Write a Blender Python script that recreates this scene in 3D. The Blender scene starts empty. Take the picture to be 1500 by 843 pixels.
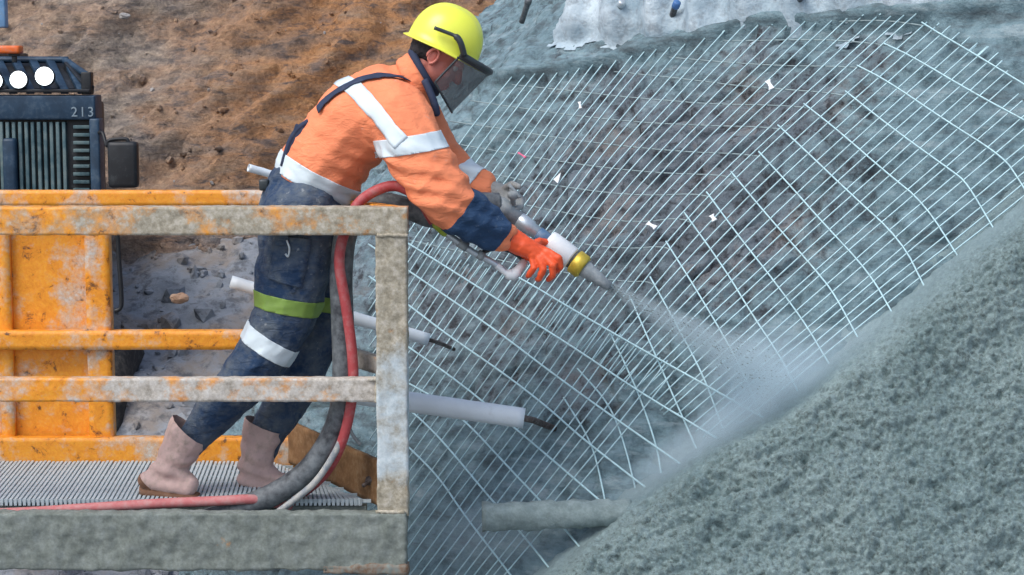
import bpy, bmesh, math, random
import numpy as np
from mathutils import Vector, Matrix
from mathutils.bvhtree import BVHTree

random.seed(7)
R = math.radians
SC = bpy.context.scene
COL = SC.collection

# ------------------------------------------------------------------ camera, sky, sun, exposure
F = 2840.0                                   # focal length in photograph pixels (1500 wide)
CAM = Vector((0, 0, 1.65))
PITCH = math.atan(341.5 / F)
cam_d = bpy.data.cameras.new('camera')
cam_d.sensor_width = 36
cam_d.lens = F / 1500 * 36
cam_d.clip_start = 0.05
cam_d.clip_end = 2000
cam = bpy.data.objects.new('camera', cam_d)
COL.objects.link(cam)
cam.location = CAM
cam.rotation_euler = (math.pi / 2 - PITCH, 0, 0)
SC.camera = cam

SUN_EL, SUN_AZ = R(54), R(222)               # azimuth clockwise from +Y
world = bpy.data.worlds.new('World')
SC.world = world
world.use_nodes = True
wn = world.node_tree
sky = wn.nodes.new('ShaderNodeTexSky')
sky.sky_type = 'NISHITA'
sky.sun_disc = False
sky.sun_elevation = SUN_EL
sky.sun_rotation = SUN_AZ
sky.air_density = 1.0
sky.dust_density = 3.0
wn.links.new(sky.outputs[0], wn.nodes['Background'].inputs[0])
wn.nodes['Background'].inputs[1].default_value = 0.15
sun_d = bpy.data.lights.new('sun', 'SUN')
sun_d.energy = 1.25
sun_d.angle = R(32)
sun_d.color = (0.97, 0.99, 1.0)
sun = bpy.data.objects.new('sun', sun_d)
COL.objects.link(sun)
sdir = Vector((math.sin(SUN_AZ) * math.cos(SUN_EL), math.cos(SUN_AZ) * math.cos(SUN_EL), math.sin(SUN_EL)))
sun.rotation_euler = sdir.to_track_quat('Z', 'Y').to_euler()
SC.view_settings.view_transform = 'Standard'
SC.view_settings.look = 'None'
SC.view_settings.exposure = 0.42
SC.view_settings.gamma = 1
SC.render.engine = 'CYCLES'
SC.cycles.max_bounces = 6
SC.cycles.volume_bounces = 4
SC.cycles.volume_step_rate = 2.0
SC.cycles.use_denoising = True

# ------------------------------------------------------------------ helpers
FWD = Vector((0, math.cos(PITCH), -math.sin(PITCH)))
UP = Vector((0, math.sin(PITCH), math.cos(PITCH)))
RT = Vector((1, 0, 0))


def ray(px, py):
    return RT * ((px - 750) / F) + FWD + UP * ((421.5 - py) / F)


def P(px, py, d):
    r = ray(px, py)
    return CAM + r * (d / r.y)


def proj(p):
    v = Vector(p) - CAM
    z = v.dot(FWD)
    return 750 + F * v.dot(RT) / z, 421.5 - F * v.dot(UP) / z


_rs = np.random.RandomState(3)
_perm = np.concatenate([_rs.permutation(256)] * 3)
_grad = _rs.normal(size=(256, 3))
_grad /= np.linalg.norm(_grad, axis=1)[:, None]


def pnoise(p, seed=0):
    p = np.asarray(p, float) + seed * 17.31
    i = np.floor(p).astype(int)
    f = p - i
    w = f * f * f * (f * (f * 6 - 15) + 10)
    i &= 255
    out = 0
    for dx in (0, 1):
        for dy in (0, 1):
            for dz in (0, 1):
                h = _perm[_perm[_perm[(i[:, 0] + dx) & 255] + ((i[:, 1] + dy) & 255)] + ((i[:, 2] + dz) & 255)] & 255
                g = _grad[h]
                dot = g[:, 0] * (f[:, 0] - dx) + g[:, 1] * (f[:, 1] - dy) + g[:, 2] * (f[:, 2] - dz)
                wt = (w[:, 0] if dx else 1 - w[:, 0]) * (w[:, 1] if dy else 1 - w[:, 1]) * (w[:, 2] if dz else 1 - w[:, 2])
                out = out + dot * wt
    return out * 1.5


def fbm(p, octv=4, seed=0, gain=0.5, lac=2.03):
    p = np.asarray(p, float)
    a, s, out = 1.0, 1.0, 0
    for k in range(octv):
        out = out + a * pnoise(p * s, seed + k * 3)
        a *= gain
        s *= lac
    return out


def ridged(p, octv=4, seed=0):
    p = np.asarray(p, float)
    a, s, out = 1.0, 1.0, 0
    for k in range(octv):
        out = out + a * (1 - 2 * np.abs(pnoise(p * s, seed + k * 5)))
        a *= 0.5
        s *= 2.1
    return out


def worley(p2, seed=0):
    p2 = np.asarray(p2, float)
    i = np.floor(p2).astype(int)
    f = p2 - i
    best = np.full(len(p2), 9.0)
    sec = np.full(len(p2), 9.0)
    val = np.zeros(len(p2))
    for dx in (-1, 0, 1):
        for dy in (-1, 0, 1):
            h = _perm[_perm[(i[:, 0] + dx + seed * 7) & 255] + ((i[:, 1] + dy) & 255)]
            jx = _perm[h] / 255.0
            jy = _perm[h + 1] / 255.0
            d = np.hypot(dx + jx - f[:, 0], dy + jy - f[:, 1])
            m = d < best
            sec = np.where(m, best, np.minimum(sec, d))
            val = np.where(m, _perm[h + 2] / 255.0, val)
            best = np.where(m, d, best)
    return best, sec, val


ORG = {}


def tag(o, label=None, cat=None, group=None, kind=None):
    if label: o['label'] = label
    if cat: o['category'] = cat
    if group: o['group'] = group
    if kind: o['kind'] = kind
    return o


def thing(name, loc, label, cat, group=None):
    o = bpy.data.objects.new(name, None)
    COL.objects.link(o)
    o.location = loc
    o.empty_display_size = 0.1
    ORG[o.name] = Vector(loc)
    return tag(o, label, cat, group)


def mk(name, verts, faces, mat, parent=None, smooth=True):
    """one mesh object from world-space vertices"""
    v = np.asarray([tuple(q) for q in verts] if not isinstance(verts, np.ndarray) else verts, float)
    if parent is not None:
        org = np.array(ORG[parent.name])
    else:
        org = np.array([(v[:, 0].min() + v[:, 0].max()) / 2, (v[:, 1].min() + v[:, 1].max()) / 2, v[:, 2].min()])
    me = bpy.data.meshes.new(name)
    me.from_pydata((v - org).tolist(), [], faces if isinstance(faces, list) else faces.tolist())
    me.update()
    if smooth:
        me.shade_smooth()
    me.materials.append(mat)
    o = bpy.data.objects.new(name, me)
    COL.objects.link(o)
    if parent is not None:
        o.parent = parent
        ORG[o.name] = ORG[parent.name]
    else:
        o.location = org
        ORG[o.name] = Vector(org)
    return o


def from_mesh(name, me, mat, parent):
    """adopt a world-space mesh datablock as a part"""
    me.transform(Matrix.Translation(-ORG[parent.name]))
    me.materials.clear()
    me.materials.append(mat)
    me.shade_smooth()
    me.name = name
    o = bpy.data.objects.new(name, me)
    COL.objects.link(o)
    o.parent = parent
    ORG[o.name] = ORG[parent.name]
    return o


def merge(*parts):
    V, Fc, n = [], [], 0
    for v, f in parts:
        V += [tuple(q) for q in v]
        Fc += [tuple(i + n for i in q) for q in f]
        n += len(v)
    return V, Fc


def box(c0, c1, bev=0.004):
    bm = bmesh.new()
    bmesh.ops.create_cube(bm, size=1)
    c0, c1 = Vector(c0), Vector(c1)
    for v in bm.verts:
        v.co = Vector([(c0[k] + c1[k]) / 2 + v.co[k] * abs(c1[k] - c0[k]) for k in range(3)])
    if bev:
        bmesh.ops.bevel(bm, geom=bm.edges[:], offset=bev, segments=2, affect='EDGES', profile=0.6)
    bm.verts.index_update()
    r = [v.co.copy() for v in bm.verts], [[v.index for v in f.verts] for f in bm.faces]
    bm.free()
    return r


def beam(p0, p1, w, h, up=(0, 0, 1), bev=0.004):
    """box bar from p0 to p1; w across, h along up"""
    p0, p1 = Vector(p0), Vector(p1)
    t = (p1 - p0)
    L = t.length
    t.normalize()
    s = t.cross(Vector(up)).normalized()
    u = s.cross(t).normalized()
    v, f = box((-0.5 * L, -w / 2, -h / 2), (0.5 * L, w / 2, h / 2), bev)
    c = (p0 + p1) / 2
    return [c + t * q.x + s * q.y + u * q.z for q in v], f


def rough_box(c0, c1, step, amp, scale, seed=0, frame=None, lump=0.0):
    """box skinned with a fine grid and displaced by noise: metal under a cement crust"""
    c0, c1 = np.array(c0, float), np.array(c1, float)
    size = c1 - c0
    bm = bmesh.new()
    for ax in range(3):
        for sgn in (0, 1):
            u, v = (ax + 1) % 3, (ax + 2) % 3
            nu, nv = max(2, int(size[u] / step) + 1), max(2, int(size[v] / step) + 1)
            grid = []
            for i in range(nu + 1):
                row = []
                for j in range(nv + 1):
                    q = np.zeros(3)
                    q[ax] = c0[ax] + size[ax] * sgn
                    q[u] = c0[u] + size[u] * i / nu
                    q[v] = c0[v] + size[v] * j / nv
                    row.append(bm.verts.new(q))
                grid.append(row)
            for i in range(nu):
                for j in range(nv):
                    a = [grid[i][j], grid[i + 1][j], grid[i + 1][j + 1], grid[i][j + 1]]
                    bm.faces.new(a if sgn else a[::-1])
    bmesh.ops.remove_doubles(bm, verts=bm.verts[:], dist=1e-5)
    bm.normal_update()
    co = np.array([v.co for v in bm.verts])
    no = np.array([v.normal for v in bm.verts])
    n = fbm(co * scale, 4, seed)
    if lump:
        n = n + lump * np.maximum(0, pnoise(co * scale * 0.45, seed + 9)) * 2
    co = co + no * (amp * n)[:, None]
    if frame is not None:
        M = np.array(frame)
        co = co @ M[:3, :3].T + M[:3, 3]
    bm.verts.index_update()
    fs = [[v.index for v in f.verts] for f in bm.faces]
    bm.free()
    return co, fs


def frame_of(p0, p1, up):
    p0, p1 = Vector(p0), Vector(p1)
    t = (p1 - p0).normalized()
    s = t.cross(Vector(up)).normalized()
    u = s.cross(t).normalized()
    M = Matrix.Identity(4)
    for k in range(3):
        M[k][0], M[k][1], M[k][2], M[k][3] = t[k], s[k], u[k], p0[k]
    return M, (p1 - p0).length


def rough_beam(p0, p1, w, h, step=0.012, amp=0.002, scale=30, seed=0, up=(0, 0, 1), lump=0):
    M, L = frame_of(p0, p1, up)
    return rough_box((0, -w / 2, -h / 2), (L, w / 2, h / 2), step, amp, scale, seed, M, lump)


def catmull(pts, n=8):
    pts = [Vector(p) for p in pts]
    q = [pts[0] * 2 - pts[1]] + pts + [pts[-1] * 2 - pts[-2]]
    out = []
    for i in range(1, len(q) - 2):
        for k in range(n):
            t = k / n
            out.append(0.5 * ((2 * q[i]) + (q[i + 1] - q[i - 1]) * t + (2 * q[i - 1] - 5 * q[i] + 4 * q[i + 1] - q[i + 2]) * t * t
                              + (3 * q[i] - q[i - 1] - 3 * q[i + 1] + q[i + 2]) * t ** 3))
    out.append(pts[-1])
    return out


def tube(path, rad, sides=10, cap=True):
    path = [Vector(p) for p in path]
    n = len(path)
    rr = rad if hasattr(rad, '__len__') else [rad] * n
    t0 = (path[1] - path[0]).normalized()
    ref = Vector((0, 0, 1)) if abs(t0.z) < 0.9 else Vector((1, 0, 0))
    s = t0.cross(ref).normalized()
    V, Fc = [], []
    for i, p in enumerate(path):
        t = (path[min(i + 1, n - 1)] - path[max(i - 1, 0)])
        t = t.normalized() if t.length > 1e-9 else t0
        s = (s - t * s.dot(t)).normalized()
        b = t.cross(s)
        for k in range(sides):
            a = 2 * math.pi * k / sides
            V.append(p + (s * math.cos(a) + b * math.sin(a)) * rr[i])
    for i in range(n - 1):
        for k in range(sides):
            k2 = (k + 1) % sides
            Fc.append((i * sides + k, i * sides + k2, (i + 1) * sides + k2, (i + 1) * sides + k))
    if cap:
        Fc.append(tuple(range(sides))[::-1])
        Fc.append(tuple(range((n - 1) * sides, n * sides)))
    return V, Fc


def hollow(p0, p1, r, wall=0.004, sides=20, rings=12, amp=0.0, seed=0):
    """open pipe with a wall thickness; p1 end open as well"""
    path = [Vector(p0).lerp(Vector(p1), i / rings) for i in range(rings + 1)]
    v, f = tube(path, r, sides, cap=False)
    v2, f2 = tube(path, r - wall, sides, cap=False)
    n = len(v)
    f = list(f) + [tuple(i + n for i in q[::-1]) for q in f2]
    L = rings * sides
    for k in range(sides):
        k2 = (k + 1) % sides
        f.append((k2, k, n + k, n + k2))
        f.append((L + k, L + k2, n + L + k2, n + L + k))
    V = np.array([tuple(q) for q in v + v2])
    if amp:
        dn = fbm(V * 30, 4, seed) * amp
        c = np.array([tuple(path[i]) for i in range(rings + 1) for k in range(sides)] * 2)
        out = V - c
        out /= np.linalg.norm(out, axis=1)[:, None]
        V = V + out * np.maximum(dn, -wall * 0.4)[:, None]
    return V, f


def ico(center, rad, sub=2, axes=None):
    bm = bmesh.new()
    bmesh.ops.create_icosphere(bm, subdivisions=sub, radius=1)
    rad = rad if hasattr(rad, '__len__') else (rad,) * 3
    X, Y, Z = axes if axes else (Vector((1, 0, 0)), Vector((0, 1, 0)), Vector((0, 0, 1)))
    v = [Vector(center) + X * (q.co.x * rad[0]) + Y * (q.co.y * rad[1]) + Z * (q.co.z * rad[2]) for q in bm.verts]
    bm.verts.index_update()
    f = [[q.index for q in t.verts] for t in bm.faces]
    bm.free()
    return v, f


def capsule(p0, r0, p1, r1, sy=1.0):
    """tapered capsule (convex hull of two balls); sy stretches across the body (world Y)"""
    bm = bmesh.new()
    for p, r in ((p0, r0), (p1, r1)):
        v, _ = ico(p, (r, r * sy, r))
        for q in v:
            bm.verts.new(q)
    bmesh.ops.convex_hull(bm, input=bm.verts[:])
    loose = [v for v in bm.verts if not v.link_faces]
    bmesh.ops.delete(bm, geom=loose, context='VERTS')
    bm.verts.index_update()
    r = [v.co.copy() for v in bm.verts], [[v.index for v in f.verts] for f in bm.faces]
    bm.free()
    return r


def chain(pts, sy=1.0):
    return [capsule(pts[i][0], pts[i][1], pts[i + 1][0], pts[i + 1][1], sy) for i in range(len(pts) - 1)]


def fuse(parts, voxel=0.008, smooth=6):
    """merge closed pieces into one continuous skin; returns a world-space mesh"""
    V, Fc = merge(*parts)
    me = bpy.data.meshes.new('tmp')
    me.from_pydata([tuple(v) for v in V], [], Fc)
    o = bpy.data.objects.new('tmp', me)
    COL.objects.link(o)
    m = o.modifiers.new('r', 'REMESH')
    m.mode = 'VOXEL'
    m.voxel_size = voxel
    if smooth:
        s = o.modifiers.new('s', 'SMOOTH')
        s.factor = 0.5
        s.iterations = smooth
    dg = bpy.context.evaluated_depsgraph_get()
    out = bpy.data.meshes.new_from_object(o.evaluated_get(dg))
    bpy.data.objects.remove(o)
    bpy.data.meshes.remove(me)
    return out


def get_np(me):
    v = np.empty(len(me.vertices) * 3)
    me.vertices.foreach_get('co', v)
    n = np.empty(len(me.vertices) * 3)
    me.vertex_normals.foreach_get('vector', n)
    return v.reshape(-1, 3), n.reshape(-1, 3)


def displace(me, fn):
    v, n = get_np(me)
    v = v + n * fn(v)[:, None]
    me.vertices.foreach_set('co', v.ravel())
    me.update()


def band(me, c, nrm, width, keep, off=0.004):
    """slice of a skin between two planes, laid a few millimetres proud: tape, cuffs"""
    bm = bmesh.new()
    bm.from_mesh(me)
    bm.normal_update()
    c, nrm = Vector(c), Vector(nrm).normalized()
    for s in (-1, 1):
        g = bm.verts[:] + bm.edges[:] + bm.faces[:]
        bmesh.ops.bisect_plane(bm, geom=g, plane_co=c + nrm * s * width / 2, plane_no=nrm * s, clear_outer=True)
    bad = [v for v in bm.verts if not keep(v.co)]
    bmesh.ops.delete(bm, geom=bad, context='VERTS')
    bm.normal_update()
    for v in bm.verts:
        v.co += v.normal * off
    ret = bmesh.ops.solidify(bm, geom=bm.faces[:], thickness=0.003)
    out = bpy.data.meshes.new('band')
    bm.to_mesh(out)
    bm.free()
    return out


# ------------------------------------------------------------------ materials
class NB:
    def __init__(self, name):
        self.m = bpy.data.materials.new(name)
        self.m.use_nodes = True
        self.t = self.m.node_tree
        self.b = self.t.nodes['Principled BSDF']
        self.geo = self.t.nodes.new('ShaderNodeNewGeometry')
        self.pos = self.geo.outputs['Position']

    def lk(self, a, b): self.t.links.new(a, b)

    def put(self, sock, v):
        if isinstance(v, bpy.types.NodeSocket):
            self.lk(v, sock)
        elif hasattr(v, '__len__') and len(v) == 3 and sock.type == 'RGBA':
            sock.default_value = (*v, 1)
        else:
            sock.default_value = v

    def mapv(self, scale=(1, 1, 1), rot=(0, 0, 0), vec=None):
        n = self.t.nodes.new('ShaderNodeMapping')
        n.inputs['Scale'].default_value = scale
        n.inputs['Rotation'].default_value = rot
        self.lk(vec or self.pos, n.inputs['Vector'])
        return n.outputs[0]

    def noise(self, scale, detail=4, rough=0.55, vec=None, dist=0.0):
        n = self.t.nodes.new('ShaderNodeTexNoise')
        n.inputs['Scale'].default_value = scale
        n.inputs['Detail'].default_value = detail
        n.inputs['Roughness'].default_value = rough
        n.inputs['Distortion'].default_value = dist
        self.lk(vec or self.pos, n.inputs['Vector'])
        return n.outputs['Fac']

    def voro(self, scale, vec=None, feature='F1'):
        n = self.t.nodes.new('ShaderNodeTexVoronoi')
        n.feature = feature
        n.inputs['Scale'].default_value = scale
        self.lk(vec or self.pos, n.inputs['Vector'])
        return n.outputs['Distance']

    def ramp(self, fac, stops, interp='LINEAR'):
        n = self.t.nodes.new('ShaderNodeValToRGB')
        n.color_ramp.interpolation = interp
        e = n.color_ramp.elements
        while len(e) < len(stops):
            e.new(0.5)
        for k, (p, c) in enumerate(stops):
            e[k].position = p
            e[k].color = (*c, 1) if hasattr(c, '__len__') else (c, c, c, 1)
        self.lk(fac, n.inputs[0])
        return n.outputs[0]

    def mix(self, fac, a, b, mode='MIX'):
        n = self.t.nodes.new('ShaderNodeMix')
        n.data_type = 'RGBA'
        n.blend_type = mode
        self.put(n.inputs[0], fac)
        self.put(n.inputs[6], a)
        self.put(n.inputs[7], b)
        return n.outputs[2]

    def math(self, op, a, b=0.0, clamp=False):
        n = self.t.nodes.new('ShaderNodeMath')
        n.operation = op
        n.use_clamp = clamp
        self.put(n.inputs[0], a)
        self.put(n.inputs[1], b)
        return n.outputs[0]

    def attr(self, name):
        n = self.t.nodes.new('ShaderNodeAttribute')
        n.attribute_name = name
        return n.outputs['Fac']

    def sep(self, axis):
        n = self.t.nodes.new('ShaderNodeSeparateXYZ')
        self.lk(self.pos, n.inputs[0])
        return n.outputs[axis]

    def bump(self, h, strength=0.5, dist=0.01):
        n = self.t.nodes.new('ShaderNodeBump')
        n.inputs['Strength'].default_value = strength
        n.inputs['Distance'].default_value = dist
        self.lk(h, n.inputs['Height'])
        self.lk(n.outputs[0], self.b.inputs['Normal'])

    def set(self, color, rough=0.8, metal=0.0, spec=None):
        self.put(self.b.inputs['Base Color'], color)
        self.put(self.b.inputs['Roughness'], rough)
        self.put(self.b.inputs['Metallic'], metal)
        if spec is not None:
            self.b.inputs['Specular IOR Level'].default_value = spec
        return self.m


def m_plain(name, c, rough=0.6, metal=0.0, var=0.25, dirt=(0.22, 0.24, 0.23), dirt_amt=0.3, scale=14, bump=0.15):
    """painted / moulded stuff with tone variation and cement dust"""
    b = NB(name)
    n1 = b.noise(scale, 5, 0.6)
    n2 = b.noise(scale * 4, 3, 0.6)
    base = b.mix(b.ramp(n1, [(0.3, 0.0), (0.7, 1.0)]), tuple(x * (1 - var) for x in c), tuple(min(1, x * (1 + var)) for x in c))
    d = b.ramp(b.mix(0.4, n1, n2), [(0.62 - dirt_amt * 0.35, 0.0), (0.8 - dirt_amt * 0.2, 1.0)])
    col = b.mix(b.math('MULTIPLY', d, min(1, 0.3 + dirt_amt)), base, dirt)
    b.bump(n2, bump, 0.004)
    return b.set(col, rough, metal)


def m_dirt():
    b = NB('brown_earth')
    st = b.mapv((1.0, 1.0, 3.6), (0, R(42), 0))
    n1 = b.noise(0.9, 8, 0.6, st, 0.3)
    n2 = b.noise(4.5, 10, 0.68, st, 0.2)
    n3 = b.noise(26, 8, 0.7)
    n4 = b.noise(3.0, 6, 0.6)
    c = b.ramp(n1, [(0.34, (0.15, 0.105, 0.08)), (0.44, (0.31, 0.185, 0.11)), (0.54, (0.44, 0.215, 0.09)), (0.64, (0.33, 0.22, 0.145)), (0.76, (0.42, 0.29, 0.19))])
    c = b.mix(b.ramp(n2, [(0.36, 0.9), (0.48, 0.0)]), c, (0.10, 0.08, 0.075))
    c = b.mix(b.ramp(n2, [(0.54, 0.0), (0.66, 0.65)]), c, (0.50, 0.27, 0.12))
    c = b.mix(b.ramp(n4, [(0.60, 0.0), (0.70, 0.7)]), c, (0.15, 0.125, 0.115))
    lft = b.math('MULTIPLY', b.ramp(b.math('MULTIPLY', b.sep('X'), -0.2), [(0.34, 0.0), (0.6, 1.0)]), b.ramp(n1, [(0.4, 0.95), (0.62, 0.5)]))
    c = b.mix(lft, c, b.ramp(n2, [(0.34, (0.15, 0.13, 0.12)), (0.5, (0.31, 0.26, 0.215)), (0.66, (0.44, 0.365, 0.29))]))
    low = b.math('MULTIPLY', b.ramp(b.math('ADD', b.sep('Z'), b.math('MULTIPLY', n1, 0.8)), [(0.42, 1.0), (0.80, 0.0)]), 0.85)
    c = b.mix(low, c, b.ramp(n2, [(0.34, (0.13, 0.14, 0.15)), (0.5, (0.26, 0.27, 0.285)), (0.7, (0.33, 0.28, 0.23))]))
    c = b.mix(0.55, c, b.ramp(n3, [(0.34, 0.2), (0.5, 0.5), (0.66, 0.8)]), 'OVERLAY')
    b.bump(b.mix(0.5, n2, n3), 1.0, 0.08)
    return b.set(c, 0.95)


def m_ground():
    b = NB('grey_rocky_ground')
    n1 = b.noise(1.6, 9, 0.66, None, 0.2)
    n2 = b.noise(10, 10, 0.7)
    c = b.ramp(n1, [(0.32, (0.13, 0.15, 0.175)), (0.46, (0.26, 0.285, 0.315)), (0.58, (0.26, 0.225, 0.195)), (0.70, (0.34, 0.34, 0.34))])
    c = b.mix(b.ramp(n2, [(0.38, 0.7), (0.5, 0.0)]), c, (0.07, 0.075, 0.085))
    c = b.mix(b.ramp(n2, [(0.6, 0.0), (0.75, 0.6)]), c, (0.34, 0.34, 0.34))
    b.bump(b.mix(0.5, n1, n2), 0.9, 0.05)
    return b.set(c, 0.9)


def m_rock():
    b = NB('broken_rock_with_cement_dust')
    cov = b.attr('cover')
    n1 = b.noise(2.6, 8, 0.66, None, 0.3)
    n2 = b.noise(13, 9, 0.7)
    n3 = b.noise(60, 3, 0.6)
    c = b.ramp(n1, [(0.30, (0.065, 0.083, 0.10)), (0.42, (0.11, 0.135, 0.158)), (0.54, (0.15, 0.178, 0.205)), (0.64, (0.195, 0.18, 0.175)), (0.74, (0.135, 0.17, 0.20))])
    c = b.mix(b.ramp(n2, [(0.38, 0.9), (0.49, 0.0)]), c, (0.03, 0.032, 0.038))
    c = b.mix(b.ramp(n2, [(0.58, 0.0), (0.75, 0.55)]), c, (0.38, 0.35, 0.35))
    cem = b.ramp(n2, [(0.34, (0.075, 0.12, 0.138)), (0.5, (0.15, 0.232, 0.262)), (0.68, (0.215, 0.315, 0.35))])
    stv = b.noise(3.2, 8, 0.7, b.mapv((1.0, 1.0, 5.0), (0, R(12), R(30))))
    cem = b.mix(b.ramp(stv, [(0.36, 0.75), (0.5, 0.0)]), cem, (0.075, 0.095, 0.105))
    cem = b.mix(b.ramp(stv, [(0.54, 0.0), (0.66, 0.7)]), cem, (0.31, 0.385, 0.41))
    k = b.math('ADD', b.math('MULTIPLY', b.math('SUBTRACT', n2, 0.5), 1.6), b.math('MULTIPLY', b.math('SUBTRACT', cov, 0.02), 1.2), True)
    c = b.mix(b.ramp(k, [(0.18, 0.0), (0.62, 1.0)]), c, cem)
    b.bump(b.mix(0.4, n2, n3), 0.8, 0.025)
    return b.set(c, 0.93)


def m_shot():
    b = NB('sprayed_concrete')
    n1 = b.noise(2.2, 7, 0.62)
    n2 = b.noise(46, 8, 0.74)
    n3 = b.noise(120, 4, 0.7)
    c = b.ramp(n1, [(0.38, (0.155, 0.228, 0.232)), (0.62, (0.235, 0.315, 0.315))])
    c = b.mix(b.ramp(n2, [(0.38, 0.85), (0.48, 0.0)]), c, (0.08, 0.11, 0.108))
    c = b.mix(b.ramp(n2, [(0.53, 0.0), (0.68, 0.75)]), c, (0.33, 0.435, 0.44))
    c = b.mix(0.6, c, b.ramp(n3, [(0.3, 0.25), (0.5, 0.5), (0.7, 0.75)]), 'OVERLAY')
    wet = b.attr('fresh')
    c = b.mix(b.math('MULTIPLY', wet, 0.75), c, (0.24, 0.33, 0.35))
    b.bump(b.mix(0.5, n2, n3), 1.0, 0.014)
    return b.set(c, b.ramp(n1, [(0.3, 0.75), (0.7, 0.95)]))


def m_bank():
    b = NB('older_pale_concrete')
    n1 = b.noise(3, 5, 0.6)
    n2 = b.noise(20, 5, 0.65)
    c = b.ramp(n1, [(0.34, (0.24, 0.33, 0.39)), (0.5, (0.40, 0.50, 0.56)), (0.66, (0.55, 0.64, 0.69))])
    c = b.mix(b.ramp(n2, [(0.35, 0.5), (0.5, 0.0)]), c, (0.2, 0.22, 0.24))
    b.bump(n2, 0.6, 0.02)
    return b.set(c, 0.9)


TAN = [(0.34, (0.22, 0.195, 0.14)), (0.5, (0.37, 0.335, 0.255)), (0.66, (0.54, 0.50, 0.42))]
PALE = [(0.32, (0.30, 0.27, 0.22)), (0.5, (0.50, 0.46, 0.40)), (0.68, (0.62, 0.60, 0.56))]
TEAL = [(0.32, (0.125, 0.145, 0.125)), (0.5, (0.18, 0.205, 0.182)), (0.68, (0.24, 0.27, 0.25))]


def m_basket(name, cem, rust=0.25, tint=TAN, pale=None):
    """orange paint under a patchy cement crust; cem = how far the crust has spread"""
    b = NB(name)
    n1 = b.noise(7, 8, 0.68, None, 0.4)
    n2 = b.noise(30, 8, 0.7)
    n3 = b.noise(15, 8, 0.7, None, 0.6)
    paint = b.ramp(n3, [(0.32, (0.70, 0.23, 0.012)), (0.55, (0.86, 0.34, 0.022)), (0.72, (0.74, 0.36, 0.10))])
    rs = b.ramp(b.mix(0.3, n3, n2), [(0.30 + 0.1 * rust, 1.0), (0.36 + 0.1 * rust, 0.0)])
    c = b.mix(b.math('MULTIPLY', rs, 0.9), paint, b.ramp(n2, [(0.3, (0.05, 0.03, 0.02)), (0.7, (0.2, 0.08, 0.03))]))
    cement = b.ramp(n2, tint)
    k = b.math('ADD', b.mix(0.3, b.noise(5, 6, 0.6, None, 0.3), n2), cem - 0.5 if not isinstance(cem, tuple) else 0.0)
    if isinstance(cem, tuple):          # crust thickens towards the nozzle end of the basket
        x0, x1, a0, a1 = cem
        g = b.ramp(b.math('DIVIDE', b.math('SUBTRACT', b.sep('X'), x0), x1 - x0, True), [(0, 0.5 + (a0 - 0.5)), (1, a1)])
        k = b.math('ADD', k, b.math('SUBTRACT', g, 0.5))
    c = b.mix(b.ramp(k, [(0.44, 0.0), (0.58, 1.0)]), c, cement)
    if pale:                            # splash of fresh paste dried on the post, between two heights
        z0, z1, am = pale
        zz = b.math('DIVIDE', b.math('SUBTRACT', b.sep('Z'), z0), z1 - z0)
        w = b.math('MULTIPLY', b.ramp(zz, [(0.0, 0.0), (0.2, 1.0), (0.7, 0.8), (1.0, 0.0)]), am)
        w = b.math('ADD', w, b.math('MULTIPLY', b.math('SUBTRACT', b.mix(0.3, n1, n2), 0.5), 1.6))
        c = b.mix(b.ramp(w, [(0.42, 0.0), (0.72, 1.0)]), c, (0.50, 0.57, 0.59))
    c = b.mix(0.35, c, b.ramp(b.noise(90, 4, 0.7), [(0.3, 0.25), (0.5, 0.5), (0.7, 0.75)]), 'OVERLAY')
    b.bump(b.mix(0.5, n1, n2), 0.5, 0.01)
    return b.set(c, b.ramp(k, [(0.45, 0.5), (0.6, 0.9)]))


def m_cloth(name, c, dirt, amt, fold=0.5, splat=0.25):
    b = NB(name)
    n1 = b.noise(6, 5, 0.6, None, 0.5)
    n2 = b.noise(30, 4, 0.6)
    wv = b.noise(14, 3, 0.55, b.mapv((1, 1, 2.6), (0, R(-35), 0)), 1.0)
    col = b.mix(b.ramp(n1, [(0.3, 0.0), (0.7, 1.0)]), tuple(x * 0.82 for x in c), tuple(min(1, x * 1.12) for x in c))
    d = b.ramp(b.mix(0.4, n1, n2), [(0.66 - amt * 0.3, 0.0), (0.82 - amt * 0.2, 1.0)])
    col = b.mix(b.math('MULTIPLY', d, 0.25 + amt * 0.6), col, dirt)
    sp = b.math('MULTIPLY', b.ramp(b.noise(48, 5, 0.65), [(0.60, 0.0), (0.68, 1.0)]), b.ramp(n1, [(0.42, 0.0), (0.6, splat)]))
    col = b.mix(sp, col, (0.42, 0.45, 0.45))
    b.bump(b.mix(0.25, wv, n2), fold, 0.03)
    return b.set(col, 0.88)


def m_emit(name, c, s):
    b = NB(name)
    b.b.inputs['Emission Color'].default_value = (*c, 1)
    b.b.inputs['Emission Strength'].default_value = s
    return b.set((0.8, 0.8, 0.8), 0.2)


def m_visor():
    b = NB('visor_wire_gauze')
    b.set((0.10, 0.105, 0.115), 0.55, 0.2)
    b.b.inputs['Alpha'].default_value = 0.60
    return b.m


def m_volume(name, dens, color, fn):
    m = bpy.data.materials.new(name)
    m.use_nodes = True
    t = m.node_tree
    t.nodes.remove(t.nodes['Principled BSDF'])
    v = t.nodes.new('ShaderNodeVolumePrincipled')
    v.inputs['Color'].default_value = (*color, 1)
    v.inputs['Anisotropy'].default_value = 0.1
    t.links.new(v.outputs[0], t.nodes['Material Output'].inputs['Volume'])
    fn(t, v.inputs['Density'], dens)
    return m


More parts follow.
